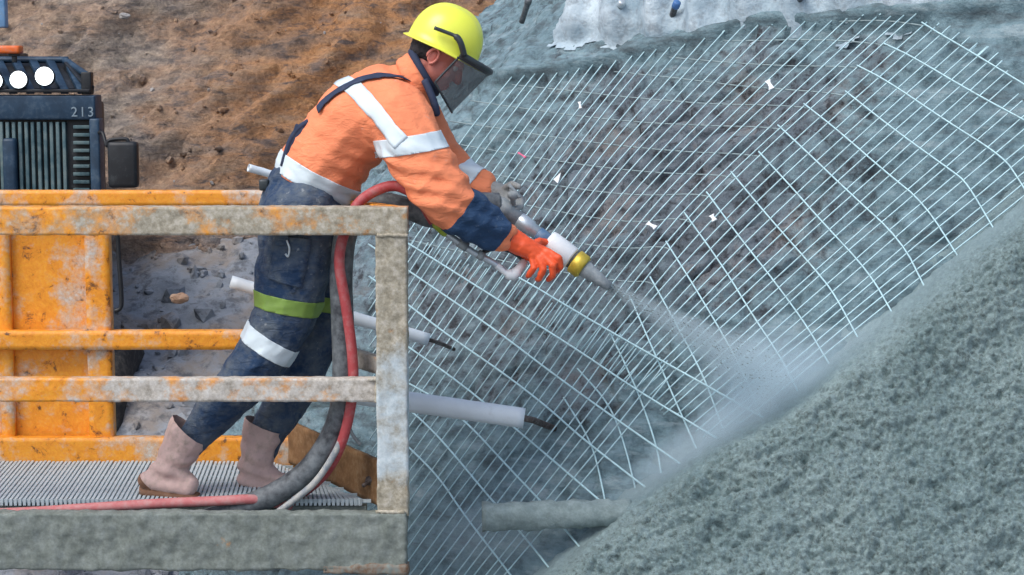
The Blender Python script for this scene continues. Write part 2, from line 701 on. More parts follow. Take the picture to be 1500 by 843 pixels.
MAT = {
    'dirt': m_dirt(), 'ground': m_ground(), 'rock': m_rock(), 'shot': m_shot(), 'bank': m_bank(),
    'wire': m_plain('galvanised_wire', (0.47, 0.69, 0.74), 0.45, 0.15, 0.25, (0.24, 0.31, 0.31), 0.45, 11),
    'wire_dusty': m_plain('dusty_wire', (0.44, 0.64, 0.69), 0.6, 0.1, 0.25, (0.26, 0.3, 0.3), 0.5, 9),
    'wire_grey': m_plain('grey_wire', (0.28, 0.36, 0.37), 0.6, 0.1, 0.25, (0.2, 0.25, 0.25), 0.4, 9),
    'front': m_basket('crusted_orange_front', (-1.75, -0.60, 0.51, 0.625), 0.9),
    'midrail': m_basket('crusted_orange_midrail', (-1.9, -0.60, 0.49, 0.63), 0.5, PALE),
    'post': m_basket('splashed_orange_post', 0.655, 0.8, TAN, (0.0, 0.75, 0.75)),
    'toe': m_basket('cement_caked_steel', 0.72, 0.3, TEAL),
    'orange': m_basket('scuffed_orange_paint', 0.43, 0.75, PALE),
    'brown': m_plain('brown_rusted_plate', (0.24, 0.125, 0.05), 0.85, 0, 0.35, (0.30, 0.22, 0.13), 0.4, 18, 0.4),
    'rusty': m_basket('rusty_orange_steel', 0.44, 1.2),
    'floor': m_plain('cement_dusted_grating', (0.50, 0.58, 0.61), 0.8, 0.0, 0.2, (0.36, 0.40, 0.41), 0.5, 14),
    'pvc': m_plain('white_pvc', (0.70, 0.77, 0.81), 0.45, 0, 0.08, (0.42, 0.46, 0.47), 0.25, 8, 0.05),
    'bar': m_plain('rusty_bar', (0.11, 0.085, 0.075), 0.8, 0.3, 0.4, (0.25, 0.25, 0.24), 0.4, 30, 0.6),
    'black_rubber': m_plain('black_rubber', (0.035, 0.04, 0.048), 0.6, 0, 0.3, (0.16, 0.18, 0.19), 0.75, 10, 0.3),
    'red_rubber': m_plain('faded_red_rubber', (0.40, 0.055, 0.06), 0.6, 0, 0.15, (0.38, 0.2, 0.19), 0.4, 12, 0.2),
    'pink_rubber': m_plain('dusty_pink_rubber', (0.50, 0.15, 0.15), 0.7, 0, 0.15, (0.45, 0.30, 0.28), 0.5, 12, 0.2),
    'pale_rubber': m_plain('dusty_grey_rubber', (0.22, 0.25, 0.28), 0.7, 0, 0.2, (0.5, 0.47, 0.40), 0.6, 9, 0.2),
    'navy_metal': m_plain('dark_navy_paint', (0.014, 0.042, 0.08), 0.5, 0.1, 0.4, (0.10, 0.13, 0.15), 0.3, 8, 0.3),
    'black_metal': m_plain('black_paint', (0.012, 0.014, 0.017), 0.5, 0.1, 0.4, (0.08, 0.09, 0.09), 0.2, 8, 0.2),
    'grille': m_plain('dusty_grille_fin', (0.055, 0.115, 0.135), 0.6, 0.3, 0.4, (0.16, 0.2, 0.19), 0.6, 5, 0.3),
    'letter': m_plain('pale_lettering', (0.20, 0.27, 0.32), 0.7),
    'beacon': m_plain('orange_beacon', (0.75, 0.14, 0.02), 0.3),
    'lamp': m_emit('lit_lamp', (0.85, 0.95, 1.0), 2.2),
    'blue': m_plain('pale_blue_paint', (0.14, 0.30, 0.50), 0.5),
    'tyre': m_plain('muddy_tyre', (0.02, 0.02, 0.02), 0.9, 0, 0.3, (0.10, 0.085, 0.07), 0.5, 10, 0.5),
    'jacket': m_cloth('orange_work_jacket', (0.92, 0.275, 0.125), (0.62, 0.30, 0.2), 0.25, 0.42),
    'navy': m_cloth('navy_work_cloth', (0.011, 0.040, 0.10), (0.15, 0.17, 0.175), 0.85, 0.5, 0.4),
    'cuff': m_cloth('navy_cuff_cloth', (0.018, 0.055, 0.125), (0.10, 0.13, 0.14), 0.35, 0.5),
    'tape': m_plain('silver_reflective_tape', (0.66, 0.76, 0.80), 0.45, 0.0, 0.06, (0.5, 0.55, 0.56), 0.2, 10, 0.15),
    'green': m_plain('green_reflective_tape', (0.21, 0.34, 0.06), 0.6, 0, 0.15, (0.2, 0.24, 0.12), 0.3, 10, 0.2),
    'strap': m_plain('navy_webbing', (0.022, 0.035, 0.075), 0.8, 0, 0.2, (0.12, 0.13, 0.14), 0.15, 10, 0.2),
    'skin': m_plain('flushed_skin', (0.62, 0.20, 0.15), 0.5, 0, 0.15, (0.6, 0.3, 0.25), 0.15, 20, 0.1),
    'hair': m_plain('dark_hair', (0.022, 0.018, 0.02), 0.7, 0, 0.4, (0.10, 0.09, 0.09), 0.25, 60, 0.8),
    'helmet': m_plain('yellow_hard_hat', (0.86, 0.90, 0.09), 0.3, 0, 0.03, (0.7, 0.68, 0.2), 0.1, 6, 0.03),
    'black_plastic': m_plain('dark_plastic', (0.03, 0.04, 0.045), 0.4, 0, 0.2, (0.1, 0.1, 0.1), 0.15, 15),
    'visor': m_visor(),
    'boot': m_plain('dusty_pink_boot', (0.58, 0.41, 0.37), 0.75, 0, 0.2, (0.30, 0.24, 0.19), 0.45, 13, 0.5),
    'sole': m_plain('brown_sole', (0.20, 0.10, 0.055), 0.8, 0, 0.3, (0.16, 0.15, 0.14), 0.3, 20, 0.3),
    'glove': m_plain('orange_rubber_glove', (0.82, 0.10, 0.025), 0.5, 0, 0.15, (0.5, 0.16, 0.1), 0.2, 18, 0.25),
    'grey_glove': m_plain('grey_caked_glove', (0.30, 0.32, 0.32), 0.8, 0, 0.3, (0.15, 0.15, 0.14), 0.5, 25, 0.5),
    'silver': m_plain('dull_aluminium', (0.55, 0.62, 0.66), 0.4, 0.55, 0.15, (0.35, 0.38, 0.39), 0.4, 20, 0.2),
    'white_plastic': m_plain('white_plastic', (0.74, 0.77, 0.78), 0.5, 0, 0.05, (0.55, 0.57, 0.57), 0.25, 14, 0.1),
    'brass': m_plain('yellow_brass', (0.62, 0.46, 0.06), 0.4, 0.5, 0.2, (0.3, 0.28, 0.15), 0.25, 30, 0.2),
    'cement_steel': m_plain('cement_coated_steel', (0.26, 0.30, 0.32), 0.7, 0.15, 0.25, (0.35, 0.37, 0.37), 0.5, 20, 0.4),
    'pipe_cem': m_plain('cement_covered_pipe', (0.19, 0.25, 0.25), 0.9, 0, 0.2, (0.26, 0.32, 0.32), 0.5, 25, 0.7),
    'eye': m_plain('eye_white', (0.6, 0.58, 0.55), 0.3),
    'pink_plastic': m_plain('pink_plastic', (0.75, 0.12, 0.25), 0.5),
    'blue_cap': m_plain('blue_cap', (0.06, 0.17, 0.42), 0.5),
    'stone': m_plain('tan_stone', (0.36, 0.22, 0.14), 0.9, 0, 0.3, (0.3, 0.26, 0.22), 0.4, 12, 0.6),
    'pale_stone': m_plain('pale_stone', (0.36, 0.34, 0.32), 0.9, 0, 0.4, (0.25, 0.2, 0.16), 0.4, 12, 0.6),
}

# ------------------------------------------------------------------ the rock slope as a plane with relief
P0 = P(900, 450, 8.0)
N = Vector((-0.41, -0.71, 0.57)).normalized()
S = Vector((-N.y, N.x, 0)).normalized()
S = S if S.x > 0 else -S
U = N.cross(S).normalized()
U = U if U.z > 0 else -U


def on_plane(px, py, off=0.0):
    r = ray(px, py)
    t = ((P0 - CAM).dot(N) + off) / r.dot(N)
    q = CAM + r * t - P0
    return q.dot(S), q.dot(U)


def poly_ab(pts):
    return np.array([on_plane(*p) for p in pts])


def poly_dist(ab, poly):
    best = np.full(len(ab), 1e9)
    for i in range(len(poly) - 1):
        a, b = poly[i], poly[i + 1]
        d = b - a
        t = np.clip(((ab - a) @ d) / (d @ d), 0, 1)
        best = np.minimum(best, np.hypot(*(ab - (a + t[:, None] * d)).T))
    return best


def side_of(ab, poly):
    """signed distance to a polyline, positive on its right-hand/lower side"""
    best = np.full(len(ab), 1e9)
    perp = np.zeros(len(ab))
    for i in range(len(poly) - 1):
        a, b = poly[i], poly[i + 1]
        d = b - a
        t = np.clip(((ab - a) @ d) / (d @ d), 0, 1)
        q = ab - (a + t[:, None] * d)
        dist = np.hypot(*q.T)
        cr = -(d[0] * q[:, 1] - d[1] * q[:, 0]) / np.hypot(*d)
        m = (dist < best - 1e-9) | ((np.abs(dist - best) <= 1e-9) & (np.abs(cr) > np.abs(perp)))
        best = np.where(m, dist, best)
        perp = np.where(m, cr, perp)
    return best * np.sign(perp)


KINK = poly_ab([(1420, -10), (1356, 37), (1245, 130), (1115, 225), (1037, 285), (970, 400), (940, 480), (880, 600), (850, 720), (800, 900)])
FOLD = poly_ab([(890, -70), (815, 0), (735, 62), (630, 170), (505, 340), (420, 560), (370, 900)])   # wall turns away left of this


def h_smooth(ab):
    d = poly_dist(ab, KINK)
    h = -0.20 * (np.sqrt(d * d + 0.05) - math.sqrt(0.05))
    h = np.maximum(h, -0.45)
    p3 = np.column_stack([ab * 0.9, np.zeros(len(ab))])
    h = h + 0.05 * pnoise(p3, 5) + 0.025 * pnoise(p3 * 2.7, 8)
    fl = side_of(ab, FOLD)
    fl = np.maximum(0, fl * (1 if FOLD_SIGN > 0 else -1))
    return h - (0.75 * np.minimum(fl, 0.5) ** 2 + 0.75 * np.maximum(fl - 0.5, 0))


FOLD_SIGN = 1
FOLD_SIGN = 1 if side_of(np.array([on_plane(400, 300)]), FOLD)[0] > 0 else -1
def hits(pxy, off=0.0):
    """points of the relief seen at photograph pixels, lifted off along the slope normal"""
    pxy = np.asarray(pxy, float)
    rays = np.array([tuple(ray(x, y)) for x, y in pxy])
    n, s, u = np.array(N), np.array(S), np.array(U)
    c, p0 = np.array(CAM), np.array(P0)
    h = np.zeros(len(pxy))
    for _ in range(7):
        t = ((p0 - c) @ n + h) / (rays @ n)
        q = c + rays * t[:, None]
        ab = np.column_stack([(q - p0) @ s, (q - p0) @ u])
        h = h_smooth(ab) + off
    return q


def poly_h(pts):
    """photograph outline to slope coordinates, following the relief"""
    q = hits(pts) - np.array(P0)
    return np.column_stack([q @ np.array(S), q @ np.array(U)])


EDGE_PX = [(1900, 40), (1640, 190), (1500, 298), (1400, 381), (1300, 462), (1205, 538), (1120, 594), (1050, 636), (975, 687), (920, 720), (860, 774), (790, 843), (700, 930), (560, 1080)]
EDGE = poly_h(EDGE_PX)
BANK_PX = [(772, -80), (755, -10), (745, 40), (765, 58), (815, 50), (850, 36), (905, 46), (945, 58), (985, 52), (1040, 52), (1100, 40), (1180, 36), (1290, 22), (1400, 8), (1600, -45)]
BANK = poly_h(BANK_PX)
EDGE_SIGN = 1 if side_of(poly_h([(1400, 800)]), EDGE)[0] > 0 else -1
BANK_SIGN = 1 if side_of(poly_h([(1000, -40)]), BANK)[0] > 0 else -1


def hit(px, py, off=0.0):
    return Vector(hits([(px, py)], off)[0])


COVER = [(1450, 120, 1), (1500, 40, 1), (1400, 200, .75), (1350, 300, .65), (1300, 420, .75), (1200, 480, .85), (1130, 530, .95), (1000, 610, .7), (700, 780, 1.1), (620, 700, .95), (650, 820, 1.1),
         (760, 690, .95), (690, 660, .8), (640, 760, 1.1), (850, 690, .8), (600, 600, .5), (700, 560, .3), (650, 450, .22), (750, 400, .2), (800, 300, .2), (850, 560, .3), (640, 340, .3), (900, 250, .05), (1000, 200, 0), (1000, 320, .0), (1080, 350, .1),
         (1100, 300, .2), (1200, 250, .4), (1150, 150, .15), (1250, 60, .3), (900, 120, .2), (800, 120, .45), (720, 160, .6), (760, 60, .75), (950, 50, .7), (1100, 430, .35), (900, 400, .25), (1100, 60, .25), (1100, 12, .9), (1200, 8, .9), (1010, 38, .85), (1290, 2, .9)]
CAB = poly_h([(x, y) for x, y, c in COVER])
CC = np.array([c for x, y, c in COVER])


def cover(ab):
    num = np.zeros(len(ab))
    den = np.zeros(len(ab))
    for q, c in zip(CAB, CC):
        w = 1 / (((ab - q) ** 2).sum(1) + 0.004) ** 1.6
        num += w * c
        den += w
    return num / den


def to_world(ab, h):
    return np.array(P0) + ab[:, :1] * np.array(S) + ab[:, 1:2] * np.array(U) + h[:, None] * np.array(N)


def grid_faces(nx, ny, mask=None):
    i, j = np.meshgrid(np.arange(nx - 1), np.arange(ny - 1), indexing='ij')
    a = (i * ny + j).ravel()
    f = np.column_stack([a, a + ny, a + ny + 1, a + 1])
    if mask is not None:
        f = f[mask[f].all(1)]
    return f


def compact(v, f, *attrs):
    used = np.unique(f)
    rm = np.full(len(v), -1)
    rm[used] = np.arange(len(used))
    return (v[used], rm[f]) + tuple(a[used] for a in attrs)


def face_up(v, f, d):
    """flip faces so that they look along d"""
    q = f[len(f) // 2]
    n = np.cross(v[q[1]] - v[q[0]], v[q[2]] - v[q[0]])
    return f[:, ::-1] if n @ np.array(d) < 0 else f


def set_attr(o, name, arr):
    a = o.data.attributes.new(name, 'FLOAT', 'POINT')
    a.data.foreach_set('value', np.asarray(arr, np.float32))


STRUCT = {'kind': 'structure'}

# rock face
a_l, a_r = on_plane(300, 400)[0] - 0.6, on_plane(1500, 300)[0] + 1.8
b_b, b_t = -2.75, 3.6
stp = 0.0135
A = np.arange(a_l, a_r, stp)
B = np.arange(b_b, b_t, stp)
ga, gb = np.meshgrid(A, B, indexing='ij')
ab = np.column_stack([ga.ravel(), gb.ravel()])
cv = cover(ab)
p3 = np.column_stack([ab, np.zeros(len(ab))])
wf, ws, wv = worley(ab * 4.2 + 0.25 * np.column_stack([pnoise(p3 * 5, 1), pnoise(p3 * 5, 2)]), 1)
wf2, ws2, wv2 = worley(ab * 11 + 0.3 * np.column_stack([pnoise(p3 * 12, 3), pnoise(p3 * 12, 4)]), 2)
rough = 0.045 * (wv - 0.5) * np.clip((ws - wf) * 6, 0, 1) + 0.022 * (wv2 - 0.5) * np.clip((ws2 - wf2) * 5, 0, 1) - 0.03 * np.clip(1 - (ws - wf) * 7, 0, 1)
rough = rough + 0.035 * ridged(p3 * np.array([1.2, 2.6, 1]), 4, 2) + 0.012 * fbm(p3 * 14, 3, 7)
cl = np.clip(cv, 0, 1)
off = -(0.13 * (1 - cl) + 0.035 * cl) + 1.5 * rough * (1 - 0.6 * cl)
off = np.minimum(off, -0.012)
TOP = poly_h([(690, 122), (752, 106), (823, 99), (873, 91), (947, 67), (1009, 57), (1098, 31), (1180, 28), (1279, 15), (1347, 15), (1420, 8), (1500, 0)])
lip = np.exp(-((poly_dist(ab, TOP) + 0.012 * pnoise(np.column_stack([ab * 6, np.zeros(len(ab))]), 9)) / 0.042) ** 2)
off = off + lip * (0.028 + 0.3 * rough - off)          # cement lip that holds the top ends of the wires
cv = np.maximum(cv, lip * 1.15)
h = h_smooth(ab) + off
rv = to_world(ab, h)
rf = grid_faces(len(A), len(B))
rf = face_up(rv, rf, N)
rock = mk('rock_slope', rv, rf, MAT['rock'])
set_attr(rock, 'cover', cv)
tag(rock, kind='structure')

# fresh sprayed concrete, lower right
st = 2.0
gx = np.arange(560, 1790, st)
gy = np.arange(60, 1080, st)
px, py = np.meshgrid(gx, gy, indexing='ij')
pxy = np.column_stack([px.ravel(), py.ravel()])
q = hits(pxy)
abq = np.column_stack([(q - np.array(P0)) @ np.array(S), (q - np.array(P0)) @ np.array(U)])
sd = side_of(abq, EDGE) * EDGE_SIGN
p3 = np.column_stack([abq, np.zeros(len(abq))])
sd = sd + 0.035 * pnoise(p3 * 4, 3) + 0.012 * pnoise(p3 * 17, 4)
thick = -0.05 + 0.19 * np.clip(sd / 0.28 + 0.12, 0, 1) ** 0.6 + 0.03 * pnoise(p3 * 2.2, 6)
fade = np.clip(sd / 0.25, 0.25, 1)
w1, w1b, wv1 = worley(abq * 58 + 0.4 * np.column_stack([pnoise(p3 * 30, 1), pnoise(p3 * 30, 2)]), 3)
w2, w2b, wv2_ = worley(abq * 100, 4)
pits = np.clip(-pnoise(p3 * 30, 11) - 0.2, 0, 1)
streak_ab = np.column_stack([abq[:, 0] * 0.75 + abq[:, 1] * 0.66, (abq[:, 1] * 0.75 - abq[:, 0] * 0.66) * 3.6, np.zeros(len(abq))])
pits2 = np.clip(-pnoise(streak_ab * 7 + 1.1 * fbm(p3 * 14, 3, 33)[:, None], 15) - 0.34, 0, 1)
nod = 0.019 * (0.6 - w1) + 0.010 * (0.5 - w2) + 0.014 * fbm(p3 * 36, 3, 8) - 0.045 * pits - 0.06 * pits2 + 0.032 * ridged(streak_ab * 1.5, 3, 31) + 0.02 * fbm(p3 * 7, 2, 41)
hh = h_smooth(abq) + thick + nod * fade
sv = to_world(abq, hh)
sf = grid_faces(len(gx), len(gy), sd > -0.10)
fresh = np.clip(1 - sd / 0.22, 0, 1)
sv, sf, fresh = compact(sv, sf, fresh)
sf = face_up(sv, sf, N)
shot = mk('sprayed_concrete', sv, sf, MAT['shot'])
set_attr(shot, 'fresh', fresh)
tag(shot, 'thick rough grey layer of fresh sprayed concrete covering the lower right of the slope', 'concrete')

# older concrete bank along the top
gx = np.arange(on_plane(690, 40)[0] - 0.7, a_r - 0.05, 0.02)
gy = np.arange(on_plane(735, 80)[1] - 0.3, b_t + 0.3, 0.02)
px, py = np.meshgrid(gx, gy, indexing='ij')
abq = np.column_stack([px.ravel(), py.ravel()])
sd = side_of(abq, BANK) * BANK_SIGN
p3 = np.column_stack([abq, np.zeros(len(abq))])
lob = 0.085 * np.sin(abq[:, 0] * 2 * math.pi / 0.24 + 2.5 * abq[:, 1])
sd = sd + 0.05 * pnoise(p3 * 4, 3) + 0.4 * lob
thick = -0.06 + 0.22 * np.clip(sd / 0.3, 0, 1) ** 0.55 + 0.03 * pnoise(p3 * 3, 6) + 0.010 * fbm(p3 * 18, 3, 2) + lob * np.clip(sd / .3, 0, 1)
bv = to_world(abq, h_smooth(abq) + thick)
bf = grid_faces(len(gx), len(gy), (sd > -0.08) & (side_of(abq, FOLD) * FOLD_SIGN < 0.12 + 0.1 * pnoise(p3 * 4, 2)))
bv, bf = compact(bv, bf)
bf = face_up(bv, bf, N)
bank = mk('concrete_bank', bv, bf, MAT['bank'])
tag(bank, 'pale older sprayed concrete bank along the top edge of the slope', 'concrete')


# ------------------------------------------------------------------ ground and hill
def g_height(x, y):
    z = -1.55 + 1.9 * np.clip((y - 9.2) / 5.0, 0, 1) ** 1.2
    return z


def axis(fine0, fine1, step, far):
    mid = np.arange(fine0, fine1 + 1e-6, step)
    out = []
    s, d = 0, step
    while s < far:
        d *= 1.35
        s += d
        out.append(s)
    out = np.array(out)
    return np.concatenate([fine0 - out[::-1], mid, fine1 + out])


gxs = axis(-6, 4, 0.06, 400)
gys = axis(6, 16, 0.06, 400)
xx, yy = np.meshgrid(gxs, gys, indexing='ij')
xy = np.column_stack([xx.ravel(), yy.ravel()])
p3 = np.column_stack([xy, np.zeros(len(xy))])
z = g_height(xy[:, 0], xy[:, 1]) + 0.10 * ridged(p3 * np.array([0.7, 1.1, 1]), 5, 4) + 0.05 * fbm(p3 * 3.2, 4, 9) - 0.1
gv = np.column_stack([xy, z])
gf = face_up(gv, grid_faces(len(gxs), len(gys)), (0, 0, 1))
ground = mk('ground', gv, gf, MAT['ground'])
tag(ground, kind='structure')

hx = np.concatenate([-7 - np.array([1, 2.5, 5, 9, 15, 25, 40])[::-1], np.arange(-7, 4, 0.045), 4 + np.array([1, 2.5, 5, 9, 15, 25, 40])])
hw = np.concatenate([np.arange(-1.0, 4.2, 0.045), 4.2 + np.array([0.3, 0.8, 1.6, 3, 5, 8])])
xx, ww = np.meshgrid(hx, hw, indexing='ij')
X, W = xx.ravel(), ww.ravel()
dg_ = 0.72 * X - 0.7 * W                     # gullies run from lower left to upper right
p3 = np.column_stack([dg_ * 1.5, (0.7 * X + 0.72 * W) * 0.55, np.zeros(len(X))])
q3 = np.column_stack([X, W, np.zeros(len(X))])
wq = np.column_stack([dg_, 0.7 * X + 0.72 * W])
e1, e2, ev = worley(wq * np.array([3.4, 1.9]) + 0.5 * np.column_stack([pnoise(q3 * 3, 21), pnoise(q3 * 3, 22)]), 5)
f1, f2, fv = worley(wq * np.array([9, 6]) + 0.5 * np.column_stack([pnoise(q3 * 8, 23), pnoise(q3 * 8, 24)]), 6)
disp = 0.16 * ridged(p3 * 0.8, 4, 3) + 0.045 * fbm(q3 * 4.5, 4, 6) + 0.022 * ridged(q3 * 7, 3, 9) + 0.13 * (ev - 0.5) * np.clip((e2 - e1) * 5, 0, 1) + 0.05 * (fv - 0.5) * np.clip((f2 - f1) * 5, 0, 1)
disp = disp * np.clip((4.6 - np.abs(X + 1.5) * 0.35), 0.3, 1)
sl = R(46)
hy = 13.9 + W * math.cos(sl) - disp * math.sin(sl) - 0.25 * np.clip(X + 1, 0, 9) * 0.2
hz = 0.05 + W * math.sin(sl) + disp * math.cos(sl) + 0.05 * X
hv = np.column_stack([X, hy, hz])
hf = face_up(hv, grid_faces(len(hx), len(hw)), (0, -1, 1))
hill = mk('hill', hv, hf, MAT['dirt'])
tag(hill, kind='structure')

def rubble(name, lab, src, n, mat, seed, smin, smax, cond):
    """stones too many to count, one object"""
    rs = np.random.RandomState(seed)
    ok = np.where(cond(src))[0]
    pick = rs.choice(ok, n)
    bv_, bf_ = ico((0, 0, 0), 1, 1)
    bv_ = np.array([tuple(q) for q in bv_])
    bf_ = np.array(bf_)
    V, Fs = [], []
    for k, i in enumerate(pick):
        sz = smin * (smax / smin) ** (rs.rand() ** 2.2)
        m = bv_ * (1 + 0.35 * rs.uniform(-1, 1, (len(bv_), 1))) * rs.uniform(0.6, 1.3, 3) * sz
        a = rs.rand() * 6.28
        m = m @ np.array([[math.cos(a), -math.sin(a), 0], [math.sin(a), math.cos(a), 0], [0, 0, 1]])
        V.append(m + src[i] + rs.uniform(-0.02, 0.02, 3))
        Fs.append(bf_ + k * len(bv_))
    tag(mk(name, np.concatenate(V), np.concatenate(Fs), mat, None, False), lab, 'rubble', None, 'stuff')


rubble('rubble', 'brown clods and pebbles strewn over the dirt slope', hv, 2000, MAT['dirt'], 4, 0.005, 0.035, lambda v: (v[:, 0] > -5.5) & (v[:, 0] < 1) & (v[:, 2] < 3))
rubble('rubble', 'pale pebbles strewn over the dirt slope', hv, 160, MAT['pale_stone'], 5, 0.006, 0.025, lambda v: (v[:, 0] > -5.5) & (v[:, 0] < 1) & (v[:, 2] < 3))
rubble('rubble', 'grey broken rock lying on the ground behind the basket', gv, 1600, MAT['ground'], 6, 0.012, 0.09, lambda v: (v[:, 0] > -4.5) & (v[:, 0] < 0.3) & (v[:, 1] > 9) & (v[:, 1] < 15))

# ------------------------------------------------------------------ steel mesh on the slope
def resample(poly, step=30.0):
    poly = [np.array(p, float) for p in poly]
    out = []
    for i in range(len(poly) - 1):
        n = max(1, int(np.linalg.norm(poly[i + 1] - poly[i]) / step))
        for k in range(n):
            out.append(poly[i] + (poly[i + 1] - poly[i]) * k / n)
    out.append(poly[-1])
    return np.array(out)


def smooth_px(poly, n=6):
    return [(v.x, v.y) for v in catmull([Vector((x, y, 0)) for x, y in poly], n)]


def chaikin(poly, it=2, tail=0):
    p = [np.array(q, float) for q in poly]
    if tail:
        e = p[-1] - p[-2]
        p.append(p[-1] + e / np.linalg.norm(e) * tail)
    for _ in range(it):
        o = [p[0]]
        for a, b in zip(p[:-1], p[1:]):
            o += [a * 0.75 + b * 0.25, a * 0.25 + b * 0.75]
        p = o + [p[-1]]
    return p


def inside(pts, poly):
    pts = np.asarray(pts, float)
    poly = np.asarray(poly, float)
    c = np.zeros(len(pts), bool)
    j = len(poly) - 1
    for i in range(len(poly)):
        yi, yj, xi, xj = poly[i][1], poly[j][1], poly[i][0], poly[j][0]
        m = ((yi > pts[:, 1]) != (yj > pts[:, 1])) & (pts[:, 0] < (xj - xi) * (pts[:, 1] - yi) / (yj - yi + 1e-12) + xi)
        c ^= m
        j = i
    return c


wire_rs = random.Random(5)


def wire(pxpts, r, parent, mat, off, name='wire', wob=0.006, sides=5):
    pts = hits(pxpts, off)
    if len(pts) < 2:
        return
    sd = wire_rs.random() * 50
    n = pnoise(pts * 2.2 + sd, 3) * wob
    n2 = pnoise(pts * 1.6 - sd, 6) * wob * 0.8
    pts = pts + n[:, None] * np.array(N) + n2[:, None] * np.array(S)
    v, f = tube([Vector(p) for p in pts], r, sides)
    mk(name, v, f, mat, parent)


KEYS = [
    [(560, 375), (640, 258), (690, 188), (755, 107)],
    [(560, 525), (690, 335), (790, 200), (868, 95)],
    [(575, 640), (720, 430), (860, 235), (1005, 60)],
    [(590, 735), (760, 502), (940, 268), (1180, 31)],
    [(640, 785), (840, 545), (1040, 302), (1345, 22)],
    [(700, 832), (900, 600), (1150, 358), (1440, 95)],
    [(760, 850), (960, 668), (1230, 438), (1500, 212)],
    [(820, 860), (1010, 700), (1262, 492), (1510, 300)],
]
COUNT = [7, 7, 7, 8, 8, 8, 5]
SHEET = [(560, 330), (640, 215), (715, 125), (752, 108), (823, 101), (873, 93), (947, 69), (1009, 59), (1098, 33), (1180, 31), (1279, 18), (1347, 20), (1400, 40), (1470, 80), (1520, 130), (1540, 330),
         (1450, 458), (1350, 538), (1255, 616), (1170, 670), (1100, 712), (1025, 760), (970, 795), (1040, 720), (1046, 652), (939, 590), (849, 530), (761, 474), (603, 376), (540, 340)]
upper = thing('steel_mesh', hit(1000, 330), 'large sheet of welded steel mesh over the rock bulge, kinked along its ridge', 'wire mesh', 'mesh sheets on the slope')
lower = thing('steel_mesh', hit(760, 560), 'overlapping lower mesh sheet right of the basket, bright cross wires sloping down to the right', 'wire mesh', 'mesh sheets on the slope')


def clip_runs(pts, poly):
    m = inside(pts, poly)
    runs, cur = [], []
    for p, k in zip(pts, m):
        if k:
            cur.append(p)
        elif cur:
            runs.append(cur)
            cur = []
    if cur:
        runs.append(cur)
    return [np.array(r) for r in runs if len(r) > 2]


def a_lines(keys, count, poly, parent, off, mat, r, jit, step=16):
    for k in range(len(keys) - 1):
        for i in range(count[k]):
            t = (i + wire_rs.uniform(-jit, jit)) / count[k]
            ln = [tuple(np.array(p) * (1 - t) + np.array(q) * t) for p, q in zip(keys[k], keys[k + 1])]
            e0 = np.array(ln[0]) - np.array(ln[1])
            e1 = np.array(ln[-1]) - np.array(ln[-2])
            ln = [tuple(np.array(ln[0]) + e0 / np.linalg.norm(e0) * 170)] + ln + [tuple(np.array(ln[-1]) + e1 / np.linalg.norm(e1) * 4)]
            ln = resample(smooth_px(ln, 10), step)
            for run in clip_runs(ln, poly):
                wire(run, r, parent, mat, off, 'wire')


a_lines(KEYS, COUNT, SHEET, upper, 0.004, MAT['wire'], 0.0033, 0.14)
CROSS = [
    [(1150, 38), (1280, 28), (1356, 37), (1378, 51), (1421, 76), (1510, 130)],
    [(1060, 60), (1200, 58), (1300, 66), (1337, 83), (1424, 136), (1500, 176)],
    [(980, 84), (1100, 96), (1260, 98), (1297, 117), (1381, 174), (1470, 230), (1492, 262), (1510, 292)],
    [(900, 105), (1100, 128), (1245, 138), (1316, 194), (1396, 252), (1416, 268), (1456, 335)],
    [(750, 124), (1000, 152), (1182, 156), (1226, 190), (1300, 254), (1353, 297), (1404, 378)],
    [(690, 148), (870, 174), (1000, 184), (1142, 186), (1182, 223), (1242, 281), (1321, 353), (1356, 423)],
    [(660, 178), (840, 206), (980, 222), (1115, 226), (1160, 274), (1207, 328), (1274, 399), (1310, 462)],
    [(650, 208), (840, 241), (960, 254), (1075, 257), (1125, 317), (1196, 398), (1222, 431), (1258, 497)],
    [(640, 240), (840, 278), (940, 288), (1037, 284), (1085, 349), (1125, 399), (1175, 468), (1206, 520)],
    [(620, 270), (840, 315), (930, 328), (1006, 318), (1061, 394), (1103, 463), (1142, 520), (1165, 565)],
    [(610, 312), (840, 357), (920, 366), (979, 360), (1025, 434), (1073, 515), (1098, 568), (1110, 600)],
    [(600, 352), (780, 392), (911, 414), (955, 412), (993, 480), (1030, 550), (1056, 620)],
    [(925, 440), (945, 486), (965, 532), (991, 592), (1020, 656)],
    [(895, 490), (917, 536), (939, 587), (962, 655), (968, 690)],
    [(850, 545), (892, 592), (915, 650), (930, 712)],
    [(830, 590), (866, 648), (881, 704), (890, 750)],
]
KI = [2, 2, 2, 2, 2, 3, 3, 3, 3, 3, 3, 3, 0, 0, 0, 0]
right = thing('steel_mesh', hit(1200, 300), 'right hand mesh sheet whose bright cross wires run down into the fresh concrete', 'wire mesh', 'mesh sheets on the slope')
for ln, k in zip(CROSS, KI):
    if k:
        wire(resample(chaikin(ln[:k + 1] + [tuple(np.array(ln[k]) * 0.7 + np.array(ln[k + 1]) * 0.3)], 2), 12), 0.0030, upper, MAT['wire_grey'], -0.004, 'wire', 0.006)
    a_, b_ = np.array(ln[k], float), np.array(ln[k + 1], float)
    d_ = (b_ - a_) / np.linalg.norm(b_ - a_)
    wire(resample(chaikin([tuple(a_ - d_ * wire_rs.uniform(3, 9))] + ln[k:], 2, 110), 12), 0.0038, right, MAT['wire'], 0.011, 'wire', 0.006)

